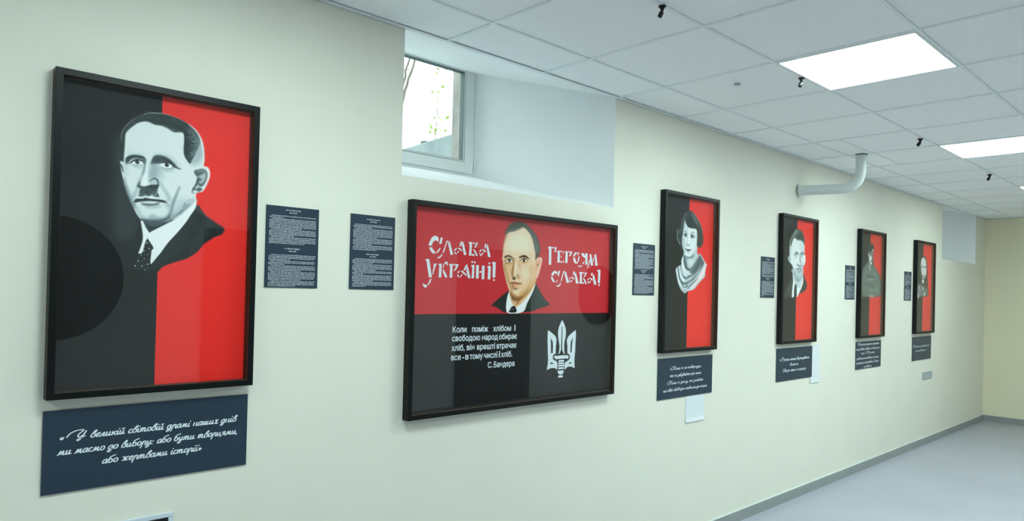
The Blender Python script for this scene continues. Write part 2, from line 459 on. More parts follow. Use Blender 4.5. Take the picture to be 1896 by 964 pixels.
class Canvas:
    """A painted surface: a rectilinear grid of points (millimetres) with a colour at each."""
    def __init__(self, xs, ys, base):
        self.xs = np.array(xs, float); self.ys = np.array(ys, float)
        self.img = np.zeros((len(ys), len(xs), 3)) + np.array(base)/255.

    def window(self, lo, hi):
        i0, i1 = np.searchsorted(self.xs, lo[0]), np.searchsorted(self.xs, hi[0])
        j0, j1 = np.searchsorted(self.ys, lo[1]), np.searchsorted(self.ys, hi[1])
        return slice(i0, i1), slice(j0, j1)

    def blend(self, si, sj, al, col):
        sub = self.img[sj, si]
        sub += (np.array(col)/255.-sub)*al[..., None]

    def poly(self, pts, col, soft=1.5, op=1., smooth=True):
        P = smooth_curve(pts, True, 4) if smooth else np.array(pts, float)
        si, sj = self.window(P.min(0)-soft, P.max(0)+soft)
        X, Y = np.meshgrid(self.xs[si], self.ys[sj])
        if X.size == 0:
            return
        d2 = np.full(X.shape, 1e9); ins = np.zeros(X.shape, bool)
        for a, b in zip(P, np.roll(P, -1, 0)):
            e = b-a; L = e@e
            if L < 1e-12:
                continue
            t = np.clip(((X-a[0])*e[0]+(Y-a[1])*e[1])/L, 0, 1)
            d2 = np.minimum(d2, (X-a[0]-t*e[0])**2+(Y-a[1]-t*e[1])**2)
            if abs(e[1]) > 1e-12:
                c = ((a[1] > Y) != (b[1] > Y)) & (X < e[0]*(Y-a[1])/e[1]+a[0])
                ins ^= c
        sd = np.sqrt(d2)*np.where(ins, 1, -1)
        t = np.clip(sd/soft*.5+.5, 0, 1)
        self.blend(si, sj, t*t*(3-2*t)*op, col)

    def stroke(self, pts, w, col, soft=1.2, op=1., smooth=True):
        pts = np.array(pts, float)
        P = smooth_curve(pts, False, 5) if (smooth and len(pts) > 2) else pts
        n = len(P)
        ws = np.full(n, w) if np.isscalar(w) else np.interp(np.linspace(0, 1, n), np.linspace(0, 1, len(w)), w)
        m = ws.max()/2+soft
        si, sj = self.window(P.min(0)-m, P.max(0)+m)
        X, Y = np.meshgrid(self.xs[si], self.ys[sj])
        if X.size == 0:
            return
        best = np.full(X.shape, -1e9)
        for k in range(n-1):
            a, b = P[k], P[k+1]; e = b-a; L = e@e+1e-12
            t = np.clip(((X-a[0])*e[0]+(Y-a[1])*e[1])/L, 0, 1)
            d = np.hypot(X-a[0]-t*e[0], Y-a[1]-t*e[1])
            best = np.maximum(best, (ws[k]+(ws[k+1]-ws[k])*t)/2-d)
        t = np.clip(best/soft*.5+.5, 0, 1)
        self.blend(si, sj, t*t*(3-2*t)*op, col)

    def paint(self, ops):
        for o in ops:
            k, col, soft, op, arg, pts = o
            if k == 'P':
                self.poly(pts, col, soft, op)
            elif k == 'L':
                self.poly(pts, col, soft, op, False)
            elif k == 'S':
                self.stroke(pts, arg, col, soft, op)
            elif k == 'D':
                for p in pts:
                    self.stroke([p, (p[0]+.01, p[1])], arg, col, soft, op, False)
            elif k == 'H':      # short brush hairs between two guide curves
                rnd = np.random.RandomState(int(arg[0])); n, w = int(arg[1]), arg[2]
                A = smooth_curve(pts[:len(pts)//2], False, 8); B = smooth_curve(pts[len(pts)//2:], False, 8)
                for _ in range(n):
                    t = rnd.rand(); s0 = rnd.rand()*.7; s1 = s0+.15+rnd.rand()*.3
                    a = A[int(t*(len(A)-1))]; b = B[int(t*(len(B)-1))]
                    t2 = min(1, t+(rnd.rand()-.3)*.12); c = B[int(t2*(len(B)-1))]
                    p0 = a+(b-a)*s0; p1 = a+(c-a)*min(1, s1)
                    self.stroke([p0, p1], [w, w*.3], col, soft, op*(.4+.6*rnd.rand()), False)
ART_F1 = [
('P',(70,92,98),26,0.42,0,[(199.3,715),(198.5,657),(211.6,611.1),(226.8,580.9),(247.2,545.6),(247.8,521.6),(231.6,491.1),(198.6,473.1),(172.3,492.2),(166,554.2),(164.3,619),(169.5,684.7),(177.1,751.1),(187.6,797.3)]),
('P',(58,76,82),22,0.5,0,[(184.9,810.8),(183.8,766.1),(184.7,729.5),(178.1,712.9),(168.4,727.1),(167.3,768.7),(173.4,801)]),
('P',(18,27,27),3,1,0,[(413.1,607.5),(431.2,594.3),(445.7,577.7),(464.2,563.4),(485.4,552.4),(504.8,540.6),(506.6,530.8),(498.3,517.5),(476.2,507.2),(460.9,495.5),(442,481.8),(428.5,463.1),(411.3,445.9),(386.8,429.6),(360,420.1),(331.3,408.6),(313.7,399.4),(305.7,388.7),(296.4,383.3),(270.8,383.4),(236.6,381.5),(209.5,391.5),(195.6,415.5),(199,449.9),(226.9,491.1),(243.9,532.1),(271.8,519.3),(337.1,550)]),
('P',(34,50,50),10,0.5,0,[(413.2,603.6),(385.6,561.9),(348,504.7),(311.1,451.3),(281.7,409.4),(298.2,405.1),(330.9,421.8),(359.5,438.6),(383.2,470.9),(386.9,515.2),(400.6,560.6),(422.6,586.1)]),
('S',(44,60,64),14,0.55,(26,30,14),[(456.7,554.8),(437.3,511.1),(405.8,461.8)]),
('S',(70,86,86),5,0.6,(10,4),[(417.1,601.3),(437.9,582.3),(456.3,568.1)]),
('S',(34,46,54),12,0.6,(18,22),[(467.2,550.4),(496.5,534)]),
('P',(203,222,220),2,1,0,[(184.9,810.8),(196.1,836.4),(219.3,863.1),(248,881.8),(279.9,891.9),(310.2,894.2),(346.4,888.1),(378.3,876.8),(405.6,857.1),(422.5,831.8),(431.6,799.4),(435.8,766.2),(433.3,737.5),(418.3,690.5),(413.6,661.8),(410.1,644.6),(409.3,622.1),(391.2,600.7),(365.3,577.4),(339.8,558.6),(324.6,549.6),(304.4,542.4),(276.9,540.1),(259.6,541.4),(244.6,549.4),(232.1,565.6),(223.1,585.9),(214.1,606.2),(203.9,631.4),(197.4,652.5),(193.4,670.4),(187.6,690.6),(183.2,716.2),(183.5,722.8),(190,725.1),(188.5,766.8),(184.5,792.4)]),
('P',(172,194,196),3,1,0,[(411.7,632.6),(413.6,613.2),(391.6,583.1),(355.6,549.4),(305.1,518),(272.9,504.8),(252.4,535.3),(304.1,555.9),(339.3,575.5),(380,620.9)]),
('P',(34,50,50),3,1,0,[(247.1,548.2),(269.3,546.9),(304.4,545.6),(334.8,553.1),(345.1,554),(324.9,538.6),(297.4,524.2),(272.8,507.5),(263.8,520.2),(257.3,533.1)]),
('P',(92,118,122),6,0.6,0,[(264.6,536.3),(284.5,534.8),(309.6,538.7),(294.7,530.7),(274.7,530.5)]),
('P',(172,194,196),18,0.75,0,[(406.6,623.7),(391.1,602.6),(365.3,577.9),(339.8,559),(324.6,550.1),(329.2,569),(336.2,597.1),(348.6,617.6),(364,627.5),(385.2,624.2)]),
('S',(92,118,122),6,0.8,(3,7,9,5),[(359.1,662.9),(349.4,634.2),(339.8,605.7),(334.1,577.7),(324.3,560.4)]),
('S',(54,74,78),5,0.85,(4,8,7),[(380.3,609.8),(365.1,586.1),(344.7,567.7),(327.1,551.1)]),
('S',(92,118,122),4,0.7,(3,6,5),[(392.2,611),(378,595.7),(362.7,577.6)]),
('S',(203,222,220),4,0.7,(4,7,4),[(370.1,594.9),(352.3,576.7),(327.1,552.5)]),
('S',(172,194,196),4,0.6,(5,6),[(385.4,615.9),(372.7,595.2)]),
('P',(136,160,164),10,0.75,0,[(198.6,651.8),(214.1,608.7),(229.4,575.9),(244.5,553.3),(264.5,541.7),(304.4,543.7),(329.6,554),(339.3,575.5),(324.1,568.6),(299,555.5),(271.6,554.4),(251.6,562),(239,579.4),(226.5,594.1),(217.6,611.7),(208.5,639.8)]),
('P',(54,74,78),6,0.85,0,[(247.1,549.6),(264.3,548.4),(284.1,552),(304.1,553.2),(324.3,560.4),(331.8,569.3),(329.5,556.8),(304.4,542.4),(274.4,539.8),(257.1,542.4)]),
('P',(136,160,164),8,0.7,0,[(271.3,562.4),(281.2,567.4),(293.8,563.1),(304.1,555.9),(284.1,550.9),(269.2,551.5)]),
('P',(203,222,220),10,0.7,0,[(236.6,576.6),(253.9,567.5),(268.7,568.9),(264,557.7),(249.2,561.8),(239.3,568.8)]),
('P',(203,222,220),12,0.6,0,[(288.3,581.5),(313.3,589.4),(323.4,595.8),(318.8,576.3),(303.8,566.7),(288.6,568)]),
('P',(172,194,196),10,0.7,0,[(322.8,614.9),(333.5,602.3),(328.8,582.7),(318.3,595.3),(312.9,605.7)]),
('S',(136,160,164),9,0.75,(4,7,9),[(301,669.6),(311.6,651.8),(322.2,636.7),(329.1,621)]),
('S',(136,160,164),9,0.7,(3,8,6),[(237,653.7),(230.2,634.3),(222.3,614.9),(220.2,604.1)]),
('S',(92,118,122),6,0.8,(3,5,6,5),[(195.7,672.4),(201.2,644.2),(212.7,613.9),(225.5,586.1)]),
('P',(172,194,196),10,0.6,0,[(195.3,731.1),(201.8,710.9),(200.4,673.9),(197.3,655.1),(193.3,673),(190.3,698.8)]),
('P',(203,222,220),2,1,0,[(183.5,722.5),(190,725.1),(192.6,717.5),(190.7,698.9),(195.7,673.3),(192.9,670.3),(187.6,690.6),(185.2,711.3)]),
('S',(24,36,38),2.5,1,(3,4,2),[(184.2,713.7),(187.7,706.4),(191.9,691.2)]),
('P',(33,48,48),3,1,0,[(186.7,724.6),(185.6,750.6),(183.7,784.4),(184.5,810.7),(196.1,836.4),(219.3,863.1),(248,882.1),(279.9,891.4),(310.2,893.3),(346.4,887.6),(378.3,876.2),(405.6,857.1),(421.2,831.6),(415.2,802.5),(403.8,772.7),(391.2,745.7),(383,751.5),(372,767.9),(368.7,789.6),(369.8,817.5),(367.4,839.3),(358.1,843.8),(337.3,840.2),(316.5,849.7),(296,854.3),(278.4,853.8),(265.9,858.3),(251,859.6),(231.7,852.1),(217.5,840.2),(201.2,821.5),(194.9,807.3),(194.2,780.8),(193.1,751.8),(191.4,725.3)]),
('P',(136,160,164),14,0.8,0,[(421.2,831.6),(428.7,804.6),(429.5,776.5),(413.9,748.9),(395.2,746.3),(405.2,772.9),(413.8,802.3),(411.7,830)]),
('P',(92,118,122),14,0.75,0,[(383.9,864.4),(405.8,848.7),(414.6,824.9),(409.9,796.1),(394.6,765.7),(383.9,769.7),(393.6,804.7),(392.7,838)]),
('S',(218,236,238),3,0.85,(2,5,6,5,2),[(383.7,873.9),(406.9,855.9),(423.1,830.5),(431.6,799.4),(435.4,760.4)]),
('H',(20,32,33),1.2,0.7,(3,90,2.2),[(368.7,839.5),(369.8,800.9),(373.3,768.1),(384.5,747.5),(394.9,855.2),(411.9,824.4),(407.6,784.5),(395.1,749)]),
('H',(150,172,174),1.1,0.6,(5,60,1.6),[(373.5,857),(377.2,818.8),(380.9,780.4),(387,753.5),(408.6,846.4),(420,823),(415.6,785.7),(400.4,749.8)]),
('H',(120,142,144),1.1,0.7,(8,45,1.4),[(295.9,858.3),(316.3,856.5),(337,853.4),(357.9,848.8),(306.2,850.7),(326.9,843.4),(342.5,841.1),(363.4,841.4)]),
('H',(84,104,106),1.2,0.55,(9,60,1.6),[(191.8,819.9),(217.1,853.4),(250.5,876.9),(295.1,889.4),(196.6,815.4),(222.1,847.7),(255.8,865.8),(305.7,869.6)]),
('H',(84,104,106),1.2,0.5,(10,60,1.6),[(305.1,891.3),(336.1,886.2),(367.7,875.4),(392.1,857.5),(310.8,870.6),(341.7,868),(362.9,857.9),(384.6,839.5)]),
('S',(150,172,170),2.5,0.7,(1.5,3,1.5),[(245.6,879.5),(260.1,889.7),(279.9,891.9),(302.5,895.7)]),
('S',(110,130,132),3,0.6,(2,3,2),[(184.4,784.5),(184.9,810.8),(196.1,835.1),(217,860)]),
('H',(203,222,220),1.2,0.5,(12,30,1.4),[(251,860.9),(268.3,858.7),(285.9,853.8),(306.2,853.4),(253.6,854.7),(273.4,854.3),(296.2,848.3),(316.6,845.7)]),
('P',(172,194,196),9,0.55,0,[(205.4,753.6),(224.6,755.2),(246.5,751.9),(234.5,747.4),(210.4,746.5)]),
('P',(172,194,196),9,0.7,0,[(278.5,759.4),(298.4,765.1),(323.9,763.5),(345,750.1),(358.5,732.8),(340,741.2),(313.9,756.5)]),
('P',(54,74,78),5,0.95,0,[(197.7,731.4),(205.7,741.8),(222.4,748.3),(241.7,748.5),(252.2,743.4),(253.1,726.1),(247,735.9),(232.3,739.1),(215.5,734),(204,719.2),(198.7,718.4)]),
('P',(36,52,54),3,0.8,0,[(198.8,734.2),(208.1,744),(224.8,748.6),(244.2,747.8),(251.7,743.3),(241.9,741.1),(222.5,740.9),(208.4,733),(200.2,725.2)]),
('P',(40,58,60),4,0.95,0,[(270.6,728.6),(276.3,748.3),(288.5,757.7),(308.8,757.2),(326.9,750.3),(340,739.8),(353.4,726.5),(361.3,723.5),(343,725.1),(332.4,734.6),(319.4,740.4),(304.2,739.3),(291.8,731.6),(279.4,727.1)]),
('P',(54,74,78),6,0.5,0,[(278.7,751.3),(293.6,757.3),(308.8,756.9),(319.2,749.1),(298.9,746.2),(281.5,740.9)]),
('P',(218,236,238),2,1,0,[(213.9,723.2),(220.4,729.4),(232.4,733.8),(244.7,730.8),(249.2,725.6),(240,721.6),(225.5,719)]),
('P',(218,236,238),2,1,0,[(291.8,730.3),(301.8,734.4),(317,737.4),(329.9,734.3),(333.9,728),(322.5,721.7),(307.2,722.4)]),
('D',(30,44,46),1.6,1,12.5,[(231.1,727.3)]),
('D',(60,80,84),2,0.6,8,[(232.6,726.4)]),
('D',(10,14,15),1.2,1,6,[(230.6,727.7)]),
('D',(218,236,238),1,1,2,[(234.9,731)]),
('D',(30,44,46),1.6,1,13,[(318.4,730.5)]),
('D',(70,90,94),1.5,0.7,8,[(321,729.2)]),
('D',(10,14,15),1.2,1,6.4,[(317.6,731.2)]),
('D',(218,236,238),1,1,2,[(322.2,734.3)]),
('S',(24,36,38),1.5,0.95,(3,5,5,2),[(212.2,721.9),(220.4,730.2),(233.6,735.1),(245.8,732.6),(250.2,725.7)]),
('S',(24,36,38),1.5,0.95,(2,5,6,3),[(290.6,729.8),(301.8,735.5),(319.5,739.6),(332.4,735.4),(339.1,727.3)]),
('S',(92,118,122),2.5,0.8,(1.5,2.5,1.5),[(215.9,718.2),(228,716.2),(244.9,721.2)]),
('S',(92,118,122),2.5,0.85,(2,3,2.5),[(302.1,720.8),(320.1,716.5),(339.2,724)]),
('S',(54,74,78),2.5,0.9,(4,3,2),[(335,735),(348.2,725.3),(361.4,722.7)]),
('S',(136,160,164),5,0.6,(3,4,2),[(220.9,713.1),(235.5,710.8),(247.5,716.2)]),
('S',(136,160,164),7,0.45,(4,5,4),[(299.8,715.9),(320.2,710.5),(340.7,717.1)]),
('P',(92,118,122),4,0.6,0,[(212.3,720.3),(206.4,716.9),(203.9,721.8),(210.9,726)]),
('P',(136,160,164),12,0.85,0,[(269.4,725.7),(278,729.7),(291.9,727.6),(299.8,713.7),(295.4,688.8),(278.1,681.1),(267,677),(264.1,692.8),(267.4,709.3)]),
('P',(172,194,196),14,0.6,0,[(294.5,723.9),(310,712.4),(310.6,688),(300.8,675.9),(290.5,685.4)]),
('S',(54,74,78),5,0.85,(5,4,5,7),[(253.3,739.5),(253.3,718.1),(249.3,693.5),(241,668.4),(235.8,651.8)]),
('S',(136,160,164),8,0.55,(4,7,8),[(251.3,712.5),(246,682.4),(239.2,660.2)]),
('S',(218,236,238),6,0.75,(6,9,8),[(259.6,724.4),(257.8,697.3),(253.8,664.7)]),
('P',(172,194,196),5,0.9,0,[(265.7,678.7),(280.5,683.3),(293.2,676.7),(296.2,660.9),(281.1,661.7),(268.6,662.9)]),
('S',(54,74,78),3,0.9,(3,5,6,4),[(268.4,671),(280.6,681.6),(292,676.6),(294.9,660.7)]),
('P',(172,194,196),5,0.9,0,[(270.9,672.6),(282,676.7),(288.9,670.8),(287.3,662.5),(273.6,662.2)]),
('P',(24,36,38),3,0.92,0,[(235.8,653.6),(244.3,653.3),(254.1,653.1),(263.9,657),(273.7,660.8),(286.1,662.3),(294.9,663.4),(293.9,651.1),(284,645.9),(266.6,646.6),(249.4,645.9),(239.6,647.4)]),
('P',(218,236,238),8,0.8,0,[(243.5,683.9),(259.2,691.3),(263.4,673),(261.3,659.3),(249.1,655.2),(242.8,662.4)]),
('S',(54,74,78),3,0.8,(3,4,5),[(239.2,662),(237,652.4),(244.4,648.8)]),
('P',(54,74,78),4,0.95,0,[(242.1,645),(261.6,648.7),(286.5,648.9),(292.8,646.9),(291.8,637.3),(298.4,625.9),(287.2,623.3),(275.8,628.2),(267.2,623),(257.3,624.6),(247.6,619.8),(237.8,621.4),(241.2,631.6)]),
('H',(24,36,38),1.1,0.8,(21,50,1.6),[(242.1,645),(261.7,646),(276.5,647.7),(292.8,645.6),(237.9,620.6),(257.4,623.5),(274.6,626),(298.4,624.5)]),
('H',(172,194,196),1,0.7,(22,22,1.2),[(271.7,640.4),(279.1,642.6),(286.6,642.1),(291.7,640),(277.1,624.9),(284.6,624.4),(290.9,623.7),(297.2,624.4)]),
('H',(172,194,196),1,0.6,(23,12,1.2),[(244.8,634.7),(249.7,635.2),(254.6,634.5),(259.6,632.3),(240.3,620.8),(246.4,620.7),(252.5,623),(258.6,624.7)]),
('S',(218,236,238),2.5,0.7,(2,4,4,2),[(235.6,614.7),(255,619),(274.7,620.6),(297.3,619)]),
('P',(28,42,43),2.5,1,0,[(225.8,599.4),(228.9,609.8),(238.1,612.6),(250.3,613.7),(257.5,617.7),(267.4,616),(279.9,615.8),(302.5,616),(315.2,614.1),(321.7,608.2),(307.7,607.9),(292.6,608.5),(272.6,608),(255.4,605.6),(238.4,602)]),
('P',(172,194,196),3,0.95,0,[(238.4,602),(255.4,605.9),(272.6,608),(295.1,607.9),(285.2,602.8),(262.9,600),(245.7,600.1)]),
('S',(218,236,238),2,0.7,(2,4,3),[(255.4,603.8),(272.7,604.8),(290.1,606)]),
('P',(54,74,78),4,0.9,0,[(247,598.4),(262.9,598.9),(282.8,600.4),(295.2,605.2),(299,602.9),(287.9,596.3),(268.1,592.5),(250.8,593.9)]),
('P',(136,160,164),8,0.6,0,[(258.2,590.7),(275.5,591.1),(292.9,596.8),(303.1,593.8),(283.1,586.4),(263.3,585.8)]),
('S',(92,118,122),4,0.7,(3,4),[(223.9,598.7),(227,592.9)]),
('S',(136,160,164),6,0.7,(5,4),[(321.8,607.7),(328.5,596.3)]),
('P',(203,222,220),2,1,0,[(403.9,722.3),(410.4,731.6),(427.8,739.6),(444.2,739.6),(453.5,726.1),(453.9,709.1),(445.7,685.4),(438.1,664.7),(427.4,655),(411.3,648.9),(397.9,648.3),(401.5,663.2),(411.8,681.3),(415.3,701.3),(405.5,714.1)]),
('P',(54,74,78),4,0.9,0,[(404.4,722.4),(414.5,727.9),(430.7,732.9),(441.8,728.8),(447.1,716.8),(445.4,699.5),(438.9,684.6),(432.3,675.3),(424.3,670.1),(432.6,664),(413.9,650.6),(399.2,649),(401.5,663.2),(411.8,681.3),(415.3,701.3),(406.9,711.5)]),
('P',(172,194,196),5,0.9,0,[(417.9,704.5),(428.5,714.3),(439.3,718.6),(442.4,707.6),(436,689.9),(426.6,683.1),(419.7,686.4),(429,697.5)]),
('S',(136,160,164),4,0.8,(5,6),[(417.4,721.3),(430.9,725.9),(440.7,718.7)]),
('P',(172,194,196),3,0.9,0,[(405.3,672.1),(418.6,677.9),(424.2,672.9),(416.3,665),(406.8,665.2)]),
('P',(203,222,220),2.5,0.9,0,[(401.7,654.9),(409.6,660),(419.2,655.5),(412.6,649.7),(403.2,648.6)]),
('S',(24,36,38),3,0.8,(3,4,3),[(415.3,698.5),(411.8,679.9),(401.6,660.4)]),
('S',(236,226,222),3,0.9,(3,6,6,3),[(427.8,739),(446.5,738.8),(453.7,717.6),(445.2,683.9),(430.1,655.3)]),
('S',(236,232,228),2.5,0.8,(4,3),[(411.9,646.7),(410.4,632.5),(409.9,619.8)]),
('P',(218,236,238),1.8,1,0,[(411.5,622.8),(413.7,610.4),(410,596),(397.2,575.2),(381.9,548.8),(356.6,513.6),(329.1,478.8),(303.4,439.2),(292.3,433.2),(280.9,439.4),(279.2,456.8),(284,462.4),(276.2,475.4),(267.1,489.6),(271.6,506),(297.4,523.3),(324.8,541.3),(345.1,554),(373.2,578.6),(396.4,603.1)]),
('P',(218,236,238),1.8,1,0,[(246.1,541.5),(250.9,543.2),(254.7,538.2),(260.1,522.6),(271.6,506.8),(267.1,489.6),(261.4,474.5),(253.6,441.9),(248.8,439.5),(242.2,440),(247.1,457.6),(253.2,484.6),(251.8,508.6)]),
('L',(218,236,238),1.6,1,0,[(279.3,454.6),(277.1,409.2),(279.5,406.8),(286.2,414.7),(311.1,451.3),(296.3,475.7),(286.2,458.7)]),
('P',(20,30,32),1.8,1,0,[(267.6,486.9),(275.4,473.2),(285.5,458.7),(280.6,452.1),(278.7,434.4),(276.8,419.3),(277.4,399.2),(268.5,385.8),(252.4,384.5),(229.5,394.8),(227.1,402.1),(240.1,420),(255.3,448.2),(260.4,471)]),
('D',(200,218,222),1.5,0.9,4.2,[(266.1,474.3),(273,457.2),(257.6,448.3),(242,416.4),(233.4,399.9),(253.2,400.2),(270.2,406.4)]),
('D',(176,196,200),1.5,0.9,3.2,[(250,433.5),(269.4,437.7),(259.4,424),(262.6,388.6)]),
('D',(150,170,174),1.2,0.9,1.9,[(272.7,469.2),(276,448.8),(260.7,459.7),(260.7,436),(272.1,421.6),(254.4,414.7),(261,405.5),(242.2,425.6),(237,410),(270.1,393.9),(242.7,390.9),(275.7,443.1)])]
